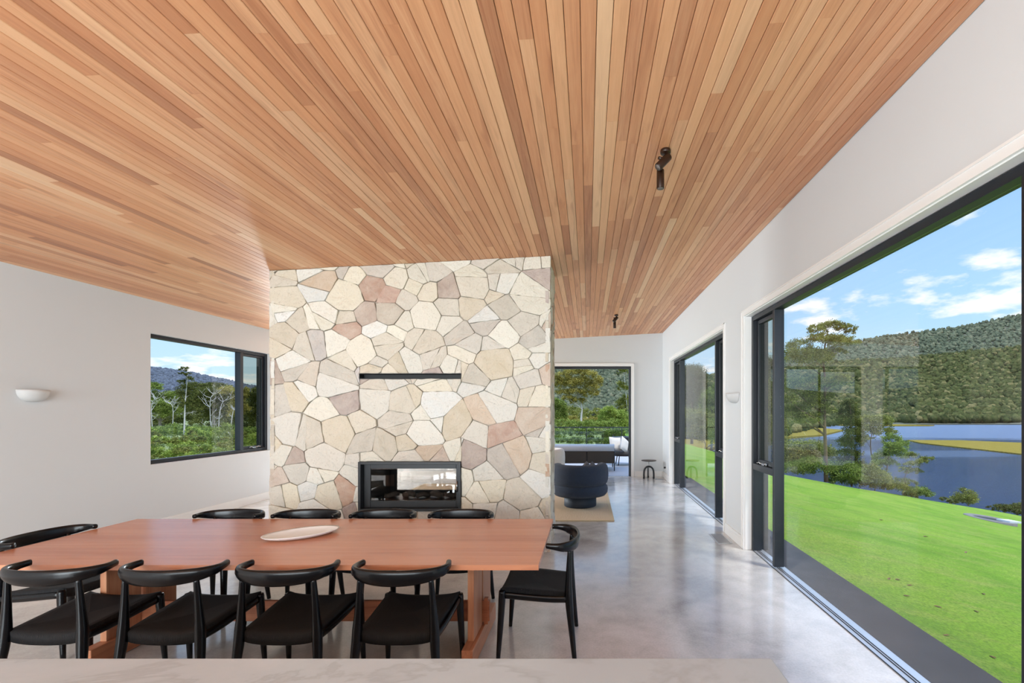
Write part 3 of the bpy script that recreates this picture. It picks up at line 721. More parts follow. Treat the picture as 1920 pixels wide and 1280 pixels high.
# navy tub chair (back towards the camera): base drum, lower roll, upper roll open towards +Y
nc = empty('tub_armchair', (-.125, 7.66, .014), .12); tag(nc, 'round navy boucle tub armchair with its back to the dining area', 'armchair')
MB().lathe([(0, 0), (.262, 0), (.268, .01), (.268, .20), (0, .20)], n=40).obj('base', 'navy_base', nc)
def roll(zc_, rz_, R0, thick, a0, a1, n=44, m=14, taper=.12):
    vs = []; fs = []
    for i in range(n+1):
        t = i/n; a = a0+(a1-a0)*t; e_ = min(1, min(t, 1-t)/taper); e_ = math.sqrt(max(0, 1-(1-e_)**2))*.999+.001
        for k in range(m):
            th = 2*PI*k/m; c, s = math.cos(th), math.sin(th); c = math.copysign(abs(c)**.7, c); s = math.copysign(abs(s)**.7, s)
            r = R0+thick*c*(.6+.4*e_); vs.append((r*math.cos(a), r*math.sin(a), zc_+rz_*s*(.55+.45*e_)-(1-e_)*rz_*.15))
    for i in range(n):
        for k in range(m): fs.append((i*m+k, (i+1)*m+k, (i+1)*m+(k+1) % m, i*m+(k+1) % m))
    fs.append(tuple(range(m))); fs.append(tuple(n*m+k for k in range(m))[::-1]); return MB().add(vs, fs, None, True)
MB().lathe([(0, .175), (.34, .175), (.42, .19), (.455, .235), (.462, .29), (.45, .34), (.41, .375), (.30, .385), (0, .39)], n=48).obj('seat', 'navy_boucle', nc)
roll(.535, .175, .375, .095, -PI-.55+PI*0-.0, .55, 52, 16).obj('backrest', 'navy_boucle', nc)
def cushion(name, mat, w_, h_, t_, loc, rot, label, parent=None, cat='cushion', group=None):
    N = 10; vs = []; fs = []
    for s in (1, -1):
        for j in range(N+1):
            for i in range(N+1):
                u_, v_ = i/N*2-1, j/N*2-1; b = ((1-u_**4)*(1-v_**4))**.5; pin = 1-.06*(1-abs(u_*v_))*(max(abs(u_), abs(v_))**4)
                vs.append((u_*w_/2*pin, s*t_/2*b, v_*h_/2*pin))
    Q = (N+1)**2
    for b in (0, Q):
        for j in range(N):
            for i in range(N):
                a = b+j*(N+1)+i; f_ = (a, a+1, a+N+2, a+N+1); fs.append(f_[::-1] if b == 0 else f_)
    o = MB().add(vs, fs, None, True).obj(name, mat, parent, loc=loc, rot=rot)
    if label: tag(o, label, cat, group)
    return o
cushion('cushion', 'grey_cushion', .30, .30, .10, (.085, 7.62, .545), (-.25, PI/4, .2), 'dark grey patterned cushion, the one at right showing its corner above the navy armchair back')
cushion('cushion', 'grey_cushion', .28, .28, .10, (-.02, 7.74, .55), (-.2, PI/4, -.1), 'dark grey cushion left of its twin, peeking above the navy armchair back')
# coffee table and cream armchair
ct = empty('coffee_table', (-.62, 9.42, .014)); tag(ct, 'low round white coffee table behind the navy armchair', 'table')
MB().lathe([(0, .385), (.66, .385), (.68, .378), (.68, .352), (.66, .345), (0, .345)], n=56, sx=1.25, sy=.68).obj('tabletop', 'white_stone', ct)
MB().lathe([(0, 0), (.28, 0), (.28, .345), (0, .345)], n=36).obj('pedestal', 'white_stone', ct)
ca = empty('cream_armchair', (-.98, 10.46, .001)); tag(ca, 'cream boucle armchair with rounded back at the terrace door, partly behind the chimney', 'armchair')
MB().lathe([(0, .05), (.36, .05), (.40, .08), (.41, .2), (.40, .38), (.36, .41), (0, .41)], n=40).obj('seat', 'cream_boucle', ca)
roll(.50, .23, .38, .085, -PI/2-.9, PI/2+.3, 40, 14).obj('backrest', 'cream_boucle', ca)
for a in range(4): MB().sweep([(.26*math.cos(a*PI/2+.7), .26*math.sin(a*PI/2+.7), 0), (.26*math.cos(a*PI/2+.7), .26*math.sin(a*PI/2+.7), .06)], .02, 8).obj('leg', 'black_steel', ca)
# side table
st = empty('side_table', (1.435, 10.78, 0)); tag(st, 'small round dark side table with arched legs in the far right corner', 'table')
MB().lathe([(0, .432), (.17, .432), (.178, .428), (.178, .418), (.17, .414), (0, .414)], n=32).obj('tabletop', 'dark_bronze', st)
MB().sweep([(0, 0, .06), (0, 0, .415)], .006, 8).obj('pole', 'aluminium', st)
arch = [(-.115, 0, .001), (-.115, 0, .12), (-.10, 0, .21), (-.055, 0, .265), (0, 0, .28), (.055, 0, .265), (.10, 0, .21), (.115, 0, .12), (.115, 0, .001)]
MB().sweep(catmull(arch, 4), .021, 10, (0, 1, 0)).obj('arched_leg', 'black_steel', st)
MB().sweep(catmull([(0, .115, .001), (0, .11, .16), (0, .06, .25), (0, 0, .275)], 4), .02, 10, (1, 0, 0)).obj('arched_leg', 'black_steel', st)

# ------------------------------------------------------------------ terrace
struct(box('terrace', 'deck_tile', None, -6.0, 2.4, YF+.25, 16.3, -.22, -.012))
os_ = empty('outdoor_sofa', (-.75, 12.2, -.012)); tag(os_, 'low outdoor sofa with dark fabric back panels on the terrace', 'sofa')
for i in range(4):
    x0 = 1.46-(i+1)*.73; MB().box(x0+.012, x0+.73-.012, 0, .03, .20, .575).obj('back_panel', 'dark_panel', os_, .006)
mb = MB()
for i in range(5):
    x_ = 1.46-i*.73; mb.sweep([(x_, .02, 0), (x_, .02, .60)], .014, 8).sweep([(x_, .85, 0), (x_, .85, .30)], .014, 8)
mb.box(-1.46, 1.46, .03, .86, .26, .30); mb.obj('frame', 'black_steel', os_)
MB().box(-1.45, 1.45, .05, .86, .30, .44).obj('seat_cushion', 'outdoor_mattress', os_, .04)
MB().sweep([(-1.46, .10, .60), (1.46, .10, .60)], (.14, .105), 16, (0, 0, 1)).obj('back_cushion', 'outdoor_mattress', os_)
oa = empty('outdoor_armchair', (1.08, 13.62, -.012), .1); tag(oa, 'black outdoor lounge chair on the terrace beside the sofa end', 'armchair')
roll(.58, .24, .42, .05, -.9, PI/2+1.2, 40, 12).obj('shell', 'black_steel', oa)
MB().lathe([(0, .28), (.38, .28), (.42, .32), (.40, .40), (0, .41)], n=36).obj('seat', 'dark_panel', oa)
for a in range(4): MB().sweep([(.3*math.cos(a*PI/2+.8), .3*math.sin(a*PI/2+.8), 0), (.24*math.cos(a*PI/2+.8), .24*math.sin(a*PI/2+.8), .3)], .014, 8).obj('leg', 'black_steel', oa)
cushion('cushion', 'cream_boucle', .40, .40, .13, (.80, 13.38, .62), (-.25, .1, .5), 'pale cushion standing at the sofa end on the terrace', group='cushions on the terrace')
cushion('cushion', 'cream_boucle', .40, .40, .13, (1.06, 13.3, .60), (-.1, .45, 1.0), 'pale cushion leaning in the black outdoor lounge chair', group='cushions on the terrace')
bl = empty('balustrade', (-1.8, 16.15, -.012)); tag(bl, 'frameless glass balustrade with thin dark rail along the terrace edge', 'balustrade')
MB().box(-4.2, 4.2, -.02, .02, 1.0, 1.03).obj('top_rail', 'frame_metal', bl)
x = -4.2
xs_ = [-4.2, -2.8, -1.4, 0.36-.6, 1.76, 3.0, 4.2]
for i in range(6): MB().box(xs_[i]+.012, xs_[i+1]-.012, -.006, .006, .05, 1.0).obj('glass_panel', 'rail_glass', bl)
for i in range(7): MB().box(xs_[i]-.012, xs_[i]+.012, -.02, .02, 0.0, 1.0).obj('post', 'frame_metal', bl)

# ------------------------------------------------------------------ ground, lawn, lake, hills
struct(box('path', 'path_concrete', None, 2.02, 2.47, YB-2, 11.0, -.2, -.02))
K = .2
TH = [(.03, 55), (.12, 48), (.209, 39), (.25, 35.7), (.32, 28), (.4267, 21.8), (.563, 22.3), (.70, 24.8), (.9465, 28.9), (1.3, 34), (2.0, 36), (4.0, 24), (9, 12)]
def yedge(th):
    if th <= TH[0][0]: return TH[0][1]
    for (a, ya), (b, yb) in zip(TH, TH[1:]):
        if th <= b: t = (th-a)/(b-a); t = t*t*(3-2*t); return ya+(yb-ya)*t
    return TH[-1][1]
def lawn_z(x_, y_): return -.03-K*max(0, x_-2.45)
vs = []; fs = []; ths = list(np.linspace(.03, .5, 30))+list(np.linspace(.52, 1.4, 40))+list(np.linspace(1.5, 9, 40)); NRr = 26
for th in ths:
    ye = yedge(th); ys = max(2.44/th, .0)
    ys = min(ys, ye-1)
    for j in range(NRr+1):
        y_ = ys+(ye-ys)*(j/NRr)**1.3; x_ = th*y_
        z = lawn_z(x_, y_)-.0*(j/NRr)
        if j == NRr: z -= .06
        vs.append((x_, y_, z))
for i in range(len(ths)-1):
    for j in range(NRr): a = i*(NRr+1)+j; fs.append((a, a+NRr+1, a+NRr+2, a+1))
struct(MB().add(vs, fs, None, True).obj('lawn', 'lawn_grass'))
# near strip of lawn beside and behind the camera
struct(MB().add([(2.44, -6, -.03), (60, -6, lawn_z(40, 0)), (12, 1.334, lawn_z(12, 0)), (2.44, .272, -.03)], [(0, 1, 2, 3)]).obj('lawn_near', 'lawn_grass'))
# bank under the lawn edge dropping to the lake
vs = []; fs = []
for th in ths:
    ye = yedge(th)
    for j, (dy, dz) in enumerate(((0, -.05), (1.5, -.9), (5, -3.2), (14, -8.0), (40, -14.5))):
        y_ = ye+dy; vs.append((th*y_, y_, min(lawn_z(th*ye, ye)+dz, -0.2)))
for i in range(len(ths)-1):
    for j in range(4): a = i*5+j; fs.append((a, a+5, a+6, a+1))
struct(MB().add(vs, fs, None, True).obj('bank', 'scrub_ground'))
# scrubland on the left and behind the terrace
def bush_z(x_, y_):
    r = max(0, -x_-6.2) if y_ < 12 else max(max(0, -x_-6.2), y_-16.5)
    return -.25-min(5.5, .14*r)
vs = []; fs = []; gx = list(np.linspace(-420, -20, 26))+list(np.linspace(-18, 6.0, 25))+[9, 14, 20, 30, 45, 60]; gy = list(np.linspace(-10, 20, 24))+list(np.linspace(22, 440, 40))
for y_ in gy:
    for x_ in gx:
        xx = x_ if x_ < 0 else x_*(1+y_*.0)
        z = bush_z(xx, y_)
        if xx > 2.2: z = max(-11.0 if xx < y_*.14 else -12.5, z-.25*(xx-2.2))
        if xx > -6.5 and y_ < 16.6: z = -.6-.25*max(0, xx-2.2)
        vs.append((xx, y_, z))
nx_ = len(gx)
for j in range(len(gy)-1):
    for i in range(nx_-1): a = j*nx_+i; fs.append((a, a+1, a+nx_+1, a+nx_))
struct(MB().add(vs, fs, None, True).obj('ground', 'scrub_ground'))
LZ = -12.0
struct(MB().add([(2.5, 20, LZ), (3000, 20, LZ), (3000, 480, LZ), (58, 480, LZ)], [(0, 1, 2, 3)]).obj('lake', 'lake_water'))
def interp(tab, x_):
    if x_ <= tab[0][0]: return tab[0][1]
    for (a, ya), (b, yb) in zip(tab, tab[1:]):
        if x_ <= b: return ya+(yb-ya)*(x_-a)/(b-a)
    return tab[-1][1]
SN = lambda t, s: math.sin(t*s)+.5*math.sin(t*s*2.3+1)+.3*math.sin(t*s*5.1+2)
def hill(name, mat, ridge, y0, y1, z0, u0, u1, nu=140, nv=26, seed=0, ex=1.15):
    vs = []; fs = []
    def pt(u_, t):
        y_ = y0+(y1-y0)*t; zr = EYE+interp(ridge, u_)/FPX*y1
        z = z0+(zr-z0)*(t**ex)+SN(u_*.02+seed+t*3, 1)*6*t*(1-t)*4*(y1/1500)
        return (u_/FPX*y_, y_, max(z, -11.6))
    for i in range(nu+1):
        u_ = u0+(u1-u0)*i/nu
        for j in range(nv+1): vs.append(pt(u_, j/nv))
        q = pt(u_, 1); vs.append((q[0]*1.2, q[1]*1.2, q[2]-40))
    for i in range(nu):
        for j in range(nv+1): a = i*(nv+2)+j; fs.append((a, a+nv+2, a+nv+3, a+1))
    struct(MB().add(vs, fs, None, True).obj(name, mat)); return pt
far_r = [(-2200, 40), (-1300, 66), (-1000, 80), (-819, 79), (-760, 72), (-700, 60), (-640, 47), (-596, 38), (-480, 32), (-380, 40), (-200, 110), (-60, 150), (40, 150), (120, 110), (180, 66), (260, 62), (380, 100), (498, 128), (553, 137), (708, 157), (804, 178), (1100, 215), (2000, 230), (3000, 120)]
near_r = [(120, 20), (180, 60), (260, 66), (400, 80), (463, 89), (601, 96), (700, 106), (814, 117), (1000, 135), (2000, 150), (3000, 80)]
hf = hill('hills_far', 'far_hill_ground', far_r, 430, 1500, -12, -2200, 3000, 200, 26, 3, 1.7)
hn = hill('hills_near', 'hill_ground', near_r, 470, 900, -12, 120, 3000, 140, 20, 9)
# icosahedron crowns scattered over the hills
ph_ = (1+5**.5)/2
IV = np.array([(-1, ph_, 0), (1, ph_, 0), (-1, -ph_, 0), (1, -ph_, 0), (0, -1, ph_), (0, 1, ph_), (0, -1, -ph_), (0, 1, -ph_), (ph_, 0, -1), (ph_, 0, 1), (-ph_, 0, -1), (-ph_, 0, 1)])/1.9
IF = np.array([(0,11,5),(0,5,1),(0,1,7),(0,7,10),(0,10,11),(1,5,9),(5,11,4),(11,10,2),(10,7,6),(7,1,8),(3,9,4),(3,4,2),(3,2,6),(3,6,8),(3,8,9),(4,9,5),(2,4,11),(6,2,10),(8,6,7),(9,8,1)])
def np_mesh(name, V, F, tint, mat, parent=None, smooth=True):
    me = bpy.data.meshes.new(name); nV, nF, k = len(V), len(F), F.shape[1]
    me.vertices.add(nV); me.vertices.foreach_set('co', V.astype(np.float32).ravel())
    me.loops.add(nF*k); me.loops.foreach_set('vertex_index', F.astype(np.int32).ravel())
    me.polygons.add(nF); me.polygons.foreach_set('loop_start', np.arange(0, nF*k, k, dtype=np.int32)); me.polygons.foreach_set('loop_total', np.full(nF, k, np.int32))
    me.polygons.foreach_set('use_smooth', np.full(nF, smooth))
    at = me.attributes.new('tint', 'FLOAT_COLOR', 'POINT'); arr = np.ones((nV, 4), np.float32); arr[:, :3] = tint[:, None]; at.data.foreach_set('color', arr.ravel())
    me.materials.append(M[mat]); me.update()
    o = bpy.data.objects.new(name, me); COL.objects.link(o)
    if parent: o.parent = parent
    return o
def crowns(name, mat, centres, sizes, label):
    n = len(centres); C = np.array(centres); Sz = np.array(sizes)[:, None, None]
    V = IV[None]*Sz*NR.uniform(.65, 1.25, (n, 12, 1))*np.array([1, 1, 1.15]); V = V+C[:, None]
    F = (IF[None]+(np.arange(n)*12)[:, None, None]).reshape(-1, 3)
    t = np.repeat(np.clip(NR.normal(.42, .33, n), 0, 1), 12)
    return tag(np_mesh(name, V.reshape(-1, 3), F, t, mat), label, 'forest', kind='stuff')
def scatter(pt, u0, u1, n, s0, s1, tp=1.0, t0=0.0):
    c = []; s = []
    for _ in range(n):
        t = t0+(1-t0)*random.random()**tp; p = pt(random.uniform(u0, u1), t); r = random.uniform(s0, s1); c.append((p[0], p[1], p[2]+r*.5)); s.append(r)
    return c, s
c, s = scatter(hn, 150, 1150, 16000, 2.4, 5.2, 1.0)
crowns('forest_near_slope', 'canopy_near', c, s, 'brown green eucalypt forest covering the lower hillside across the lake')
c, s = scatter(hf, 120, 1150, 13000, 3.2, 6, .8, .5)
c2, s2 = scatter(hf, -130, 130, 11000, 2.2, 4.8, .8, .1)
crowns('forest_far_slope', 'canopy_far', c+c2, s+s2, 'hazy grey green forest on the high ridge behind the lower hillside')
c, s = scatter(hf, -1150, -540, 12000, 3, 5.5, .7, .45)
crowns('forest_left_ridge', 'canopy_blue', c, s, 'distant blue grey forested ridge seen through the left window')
# reed island and shore spits
def flat(name, pts, z, mat, label, cat):
    o = MB().add([(p[0], p[1], z) for p in pts]+[(p[0], p[1], z-1) for p in pts], [tuple(range(len(pts)))]+[(i, (i+1) % len(pts), len(pts)+(i+1) % len(pts), len(pts)+i)[::-1] for i in range(len(pts))], (.6,)*3).obj(name, mat); return tag(o, label, cat)
fr = lambda u_, y_: (u_/FPX*y_, y_)
flat('reed_island', [fr(600, 204), fr(625, 186), fr(700, 164), fr(760, 150), fr(830, 136), fr(1200, 118), fr(1300, 170), fr(1000, 184), fr(820, 186), fr(700, 202)], LZ+.45, 'reed', 'golden reed covered strip of land lying in the lake', 'island')
flat('shore_spit', [fr(470, 400), fr(560, 388), fr(640, 392), fr(650, 400), fr(560, 425), fr(470, 430)], LZ+.8, 'reed', 'thin tan spit of shore at the far side of the lake', 'shore')
flat('shore_meadow', [fr(150, 160), fr(215, 150), fr(330, 205), fr(440, 240), fr(480, 300), fr(400, 360), fr(150, 360)], LZ+.9, 'reed', 'pale grassy lowland across the lake behind the tall gum', 'shore')
c = []; s = []
for _ in range(900):
    y_ = random.uniform(200, 420); u_ = random.uniform(120, 330+(y_-150)*.55); r = random.uniform(1.8, 4.0); c.append((u_/FPX*y_, y_, LZ+1+r*.6)); s.append(r)
for _ in range(700):
    u_ = random.uniform(450, 1200); y_ = random.uniform(455, 490); r = random.uniform(2.5, 5); c.append((u_/FPX*y_, y_, LZ+2+r*.6)); s.append(r)
crowns('shore_scrub', 'canopy_near', c, s, 'low green scrub along the far lake shore')

# ------------------------------------------------------------------ trees and shrubs
def leaves(cl, size, dens, cap=60000):
    """cl: list of (centre, (rx, ry, rz)). Returns quads as small leaf sprays."""
    Vs = []; T = []
    for c, r in cl:
        r = np.array(r); A = (r[0]*r[2]*2+r[0]*r[1])*2.2; size_ = size*1.15; n = int(min(cap, 13*dens*A/(size*size)))
        m = max(5, int(n/38)); d = NR.normal(size=(m, 3)); d /= np.linalg.norm(d, axis=1)[:, None]; d[:, 2] = np.where(d[:, 2] < -.35, -d[:, 2], d[:, 2])
        sub = d*NR.uniform(.45, 1.0, (m, 1))**.6*r
        idx = NR.integers(0, m, n); p = sub[idx]+NR.normal(size=(n, 3))*np.minimum(r.min()*.22, size*4.5)*np.array([1, 1, .7])
        nrm = NR.normal(size=(n, 3))+np.array([0, 0, .8]); nrm /= np.linalg.norm(nrm, axis=1)[:, None]
        a = np.cross(nrm, NR.normal(size=(n, 3))); a /= np.linalg.norm(a, axis=1)[:, None]; b = np.cross(nrm, a)
        sz = size_*NR.uniform(.5, 1.1, (n, 1)); a = a*sz*.55; b = b*sz*.28; p = p+np.array(c)
        Vs.append(np.stack([p-a, p-b, p+a, p+b], 1).reshape(-1, 3))
        tone = NR.uniform(0, 1, m)[idx]*.5+NR.uniform(0, 1, n)*.5
        T.append(np.repeat(tone, 4))
    V = np.concatenate(Vs); T = np.concatenate(T); F = np.arange(len(V)).reshape(-1, 4); return V, F, T
def branchy(mb, trunk, r0, r1, ends, rnd, br=.28):
    tp = catmull(trunk, 5); n = len(tp); mb.sweep(tp, [r0+(r1-r0)*(i/(n-1))**.8 for i in range(n)], 8, (0, 1, 0))
    H = tp[-1].z-tp[0].z
    for e_ in ends:
        e_ = Vector(e_); best = None
        for i, p in enumerate(tp):
            if i < n*.15: continue
            hd = math.hypot(e_.x-p.x, e_.y-p.y); want = e_.z-hd*.75
            s_ = abs(p.z-want)
            if best is None or s_ < best[0]: best = (s_, i, p)
        _, i, p = best; rr = (r0+(r1-r0)*i/(n-1))*.5; d = e_-p
        if d.length < .05: continue
        k = Vector((rnd.uniform(-1, 1), rnd.uniform(-1, 1), rnd.uniform(-.2, .6)))*d.length*.10
        q = catmull([p, p+d*.35+k, p+d*.7-k*.3, e_], 4); m_ = len(q); mb.sweep(q, [rr*(1-.75*j/(m_-1)) for j in range(m_)], 6, (0, 1, 0))
        for _ in range(3):
            s0 = q[rnd.randint(m_//2, m_-2)]; d2 = Vector((rnd.uniform(-1, 1), rnd.uniform(-1, 1), rnd.uniform(0, .9)))*d.length*br
            mb.sweep([s0, s0+d2*.5+Vector((0, 0, .1))*d2.length, s0+d2], [rr*.3, rr*.2, rr*.08], 5, (0, 1, 0))
rt = random.Random(3)
def tree(name, label, cat, d, trunk_px, r_px, cl_px, leaf, bark, size_px=3.0, dens=.55, depth=.75, group=None, zground=None, fat=1.36):
    s_ = d/FPX; base = P3(*trunk_px[0], d)
    if zground is not None: base = Vector((base.x, base.y, min(base.z, zground)))
    root = empty(name, base); tag(root, label, cat, group)
    tr = [P3(x_, y_, d)-base for x_, y_ in trunk_px]
    if zground is not None: tr[0] = Vector((0, 0, 0))
    cl = []
    for q in [(q_[0], q_[1], q_[2]*fat, q_[3]*fat)+tuple(q_[4:]) for q_ in cl_px]:
        cx_, cy_, rx, ry = q[:4]; off = (q[4] if len(q) > 4 else rt.uniform(-1, 1)*.5)*rx*2*s_*depth
        c_ = P3(cx_, cy_, d)-base; c_.y += off; cl.append((tuple(c_), (rx*s_, rx*s_*depth, ry*s_)))
    mb = MB(); branchy(mb, tr, r_px[0]*s_, r_px[1]*s_, [c_ for c_, _ in cl], rt); mb.obj('trunk', bark, root)
    if leaf:
        V, F, T = leaves(cl, size_px*s_, dens); np_mesh('foliage', V, F, T, leaf, root, False)
    return root
Z5 = lambda L: [(1380+x_/2.909, 560+y_/2.909, rx/2.909, ry/2.909)+tuple(r) for x_, y_, rx, ry, *r in L]
tree('tall_gum_tree', 'tall eucalyptus with layered crown and dark trunk at the lawn edge by the lake', 'tree', 22.6,
     [(1549, 903), (1548, 850), (1546, 790), (1547, 720), (1544, 670), (1552, 620)], (4.2, 1.2),
     Z5([(430,175,42,20), (520,152,55,22), (590,165,42,18), (625,183,26,14), (350,262,50,32), (440,232,60,28), (540,248,66,28), (605,238,36,18), (320,320,60,38), (410,330,70,42), (500,305,40,26), (560,290,36,16),
         (300,480,44,36), (375,500,60,44), (460,470,60,38), (555,455,44,30), (600,435,24,16), (320,625,60,36), (390,660,56,34), (440,580,60,34), (500,620,36,28), (285,560,36,26), (500,545,40,26), (420,530,40, 30)]), 'leaf_olive', 'trunk_bark', 2.8, .5)
tree('conifer_like_tree', 'slender dark green tree with tiered foliage right of the tall eucalyptus', 'tree', 23.2,
     [(1597, 912), (1597, 850), (1596, 790), (1593, 750)], (1.9, .5), Z5([(625,585,34,26), (640,625,48,28), (610,670,44,30), (660,700,50,30), (625,745,50,30), (650,790,60,30), (600,800,30,20), (620,860,56,30), (655,900,50,26), (615,905,40,20)]), 'leaf_dark', 'trunk_bark', 2.8, .5)
tree('broad_shore_tree', 'broad leafy tree leaning over the water right of the tiered tree', 'tree', 26,
     [(1632, 912), (1636, 870), (1632, 830), (1640, 790)], (1.8, .6), Z5([(700,680,40,26), (740,660,46,22), (790,665,40,24), (815,690,26,18), (720,725,50,26), (780,730,50,24), (700,770,36,20)]), 'leaf_olive', 'trunk_bark', 2.8, .5)
tree('round_shore_tree', 'light green bushy tree on the bank in front of the lake', 'tree', 24,
     [(1661, 900), (1664, 870), (1670, 835)], (1.6, .6), Z5([(850,770,40,24), (890,800,34,24), (830,815,44,28), (870,850,50,30), (810,870,40,26), (850,900,36,20), (780,900,36,22)]), 'leaf_green', 'trunk_bark', 2.8, .5)
tree('leaning_tree', 'small sparse tree with bent trunk at the lawn edge', 'tree', 25.2,
     [(1693, 927), (1698, 910), (1697, 893), (1712, 865)], (1.2, .4), Z5([(975,865,32,22), (1000,890,30,14), (1045,880,32,16), (960,905,30,16), (985,945,34,16), (930,935,30,14), (920,1000,30,18), (955,1005,28,12)]), 'leaf_olive', 'trunk_bark', 2.6, .45)
def shrub(label, d, cl, leaf='leaf_green', base=None, group=None, size_px=2.8, dens=.6):
    xb = sum(q[0] for q in cl)/len(cl); yb = max(q[1]+q[3] for q in cl)
    return tree('shrub', label, 'shrub', d, [(xb, yb), (xb+.5, yb-(yb-cl[0][1])*.5), (cl[0][0], cl[0][1])], (1.2, .4), cl, leaf, 'grey_bark', size_px, dens, group=group, fat=1.6)
G = 'shrubs along the lawn edge'
shrub('rounded dark shrub behind the tall eucalyptus trunk', 27, Z5([(330,860,70,50), (410,850,60,46), (470,860,40,36), (280,900,40,34)]), 'leaf_olive', group=G)
shrub('pale green shrub left of the tall eucalyptus trunk', 23, Z5([(430,925,76,34), (370,935,40,26), (300,930,40,24)]), 'leaf_green', group=G)
shrub('mid green shrub between the two straight trunks', 23.2, Z5([(575,950,56,44), (550,985,40,26), (610,990,40,20)]), 'leaf_green', group=G)
shrub('large olive shrub right of the tiered tree', 23.6, Z5([(700,955,50,36), (690,1000,56,28), (750,985,50,30), (790,1010,60,30), (850,1030,44,22)]), 'leaf_olive', group=G)
shrub('low shrub right of the bent little tree', 25.8, Z5([(990,1060,44,22), (1020,1075,34,12), (960,1075,30,12)]), 'leaf_green', group=G)
shrub('small round shrub alone on the far lawn edge near the water', 27.0, Z5([(1262,1085,34,30), (1250,1110,44,18), (1290,1105,30,18)]), 'leaf_olive', group=G)
shrub('wispy low shrub on the lawn edge left of the small round one', 26.6, Z5([(1150,1100,18,10), (1175,1104,20,7)]), 'leaf_dark', group=G)
shrub('dark low shrubs at the photo edge by the water', 28.5, Z5([(1420,1135,40,10), (1480,1145,46,14), (1545,1150,30,20), (1560,1160,40,20), (1620,1165,50,26)]), 'leaf_dark', group=G)
# window 2 view: dark wood and shrubs beyond the lawn
tree('dark_wood_tree', 'dense dark tree mass seen through the far tall window', 'tree', 60, [(1297, 832), (1298, 780), (1298, 720)], (3, 1),
     [(1288, 712, 16, 20), (1305, 718, 18, 26), (1290, 745, 20, 26), (1310, 752, 18, 26), (1280, 735, 14, 30)], 'leaf_dark', 'trunk_bark', 2.2, .8)
tree('lime_wood_tree', 'lighter green tree right of the dark trees through the far tall window', 'tree', 50, [(1334, 845), (1335, 800), (1334, 760)], (2.5, 1),
     [(1328, 760, 14, 22), (1342, 752, 12, 24), (1332, 790, 16, 20), (1345, 795, 14, 22)], 'leaf_green', 'grey_bark', 2.4, .8)
shrub('broad olive shrub row on the lawn edge through the far tall window', 40, [(1290, 802, 14, 22), (1305, 806, 16, 24), (1318, 812, 14, 22), (1335, 812, 16, 24), (1350, 820, 14, 24), (1278, 800, 14, 22), (1365, 825, 16, 26)], 'leaf_olive', group=G)
shrub('olive shrubs behind the chain-wound sash of the near tall window', 34, [(1420, 800, 16, 40), (1440, 790, 16, 50), (1455, 820, 18, 40), (1400, 810, 16, 40)], 'leaf_olive', group=G)
tree('dark_green_tree', 'dark green tree behind the narrow sash of the near tall window', 'tree', 48, [(1434, 860), (1434, 760), (1434, 700)], (3, 1), [(1420, 700, 16, 22), (1438, 694, 18, 22), (1425, 740, 20, 28), (1445, 735, 16, 26), (1432, 775, 22, 24)], 'leaf_dark', 'trunk_bark', 2.4, .7)  # uses the dark green leaf material

# left window view
ZL = lambda L: [(270+x_/4.742, 610+y_/4.742, rx/4.742, ry/4.742)+tuple(r) for x_, y_, rx, ry, *r in L]
GL = 'trees beyond the left window'
tree('pale_trunk_tree', 'tall sparse tree with pale forked trunk in the middle of the left window', 'tree', 20, [(345, 826), (346, 790), (347, 760), (350, 725), (352, 700)], (1.6, .5),
     ZL([(385,395,38,22), (350,435,34,16), (400,440,30,16), (390,480,36,22), (330,505,34,20), (345,560,46,36), (320,620,48,40), (390,600,40,40), (350,700,46,46)]), 'leaf_dark', 'pale_bark', 2.2, .4, group=GL, fat=1.25)
def bare(label, d, px0, px1, spread, n, seed):
    rr = random.Random(seed); s_ = d/FPX; base = P3(*px0, d); root = empty('bare_tree', (base.x, base.y, bush_z(base.x, base.y)-.05)); up_ = Vector((0, 0, base.z-root.location.z)); base = root.location.copy(); tag(root, label, 'tree', 'white bare trees beyond the left window')
    mb = MB(); top = P3(*px1, d)-base
    mid = up_+(top-up_)*.5+Vector((rr.uniform(-.1, .1)*top.z, 0, 0)); tp = catmull([(0, 0, 0), mid, top], 6); m_ = len(tp)
    mb.sweep(tp, [s_*(.95-.75*i/(m_-1)) for i in range(m_)], 6, (0, 1, 0))
    for k in range(n+5):
        p = tp[rr.randint(m_//3, m_-2)]; L = spread*s_*rr.uniform(.5, 1); a = rr.choice((-1, 1))*rr.uniform(.35, 1.1)
        e_ = p+Vector((math.sin(a)*L, rr.uniform(-.4, .4)*L, math.cos(a)*L)); q = catmull([p, (p+e_)/2+Vector((rr.uniform(-.1, .1)*L, 0, -.08*L)), e_], 4)
        mb.sweep(q, [s_*(.5-.4*j/(len(q)-1)) for j in range(len(q))], 5, (0, 1, 0))
        for _ in range(4):
            p2 = q[rr.randint(3, len(q)-2)]; e2 = p2+Vector((rr.uniform(-.7, .7), rr.uniform(-.3, .3), rr.uniform(.2, .8)))*L*.5; mb.sweep([p2, e2], [s_*.25, s_*.1], 4, (0, 1, 0))
    mb.obj('trunk', 'pale_bark', root)
bare('white branched bare tree at the left side of the left window', 24, (297, 795), (296, 745), 26, 7, 1)
bare('grey bare tree just right of the leftmost bare tree', 26, (311, 795), (309, 752), 22, 6, 2)
bare('white upright bare tree right of the pale forked tree', 24, (403, 792), (402, 735), 30, 8, 3)
bare('white bare tree leaning strongly to the right', 23, (408, 793), (434, 745), 18, 6, 4)
bare('small white bare tree leaning right near the window mullion', 22, (421, 793), (443, 768), 12, 5, 5)
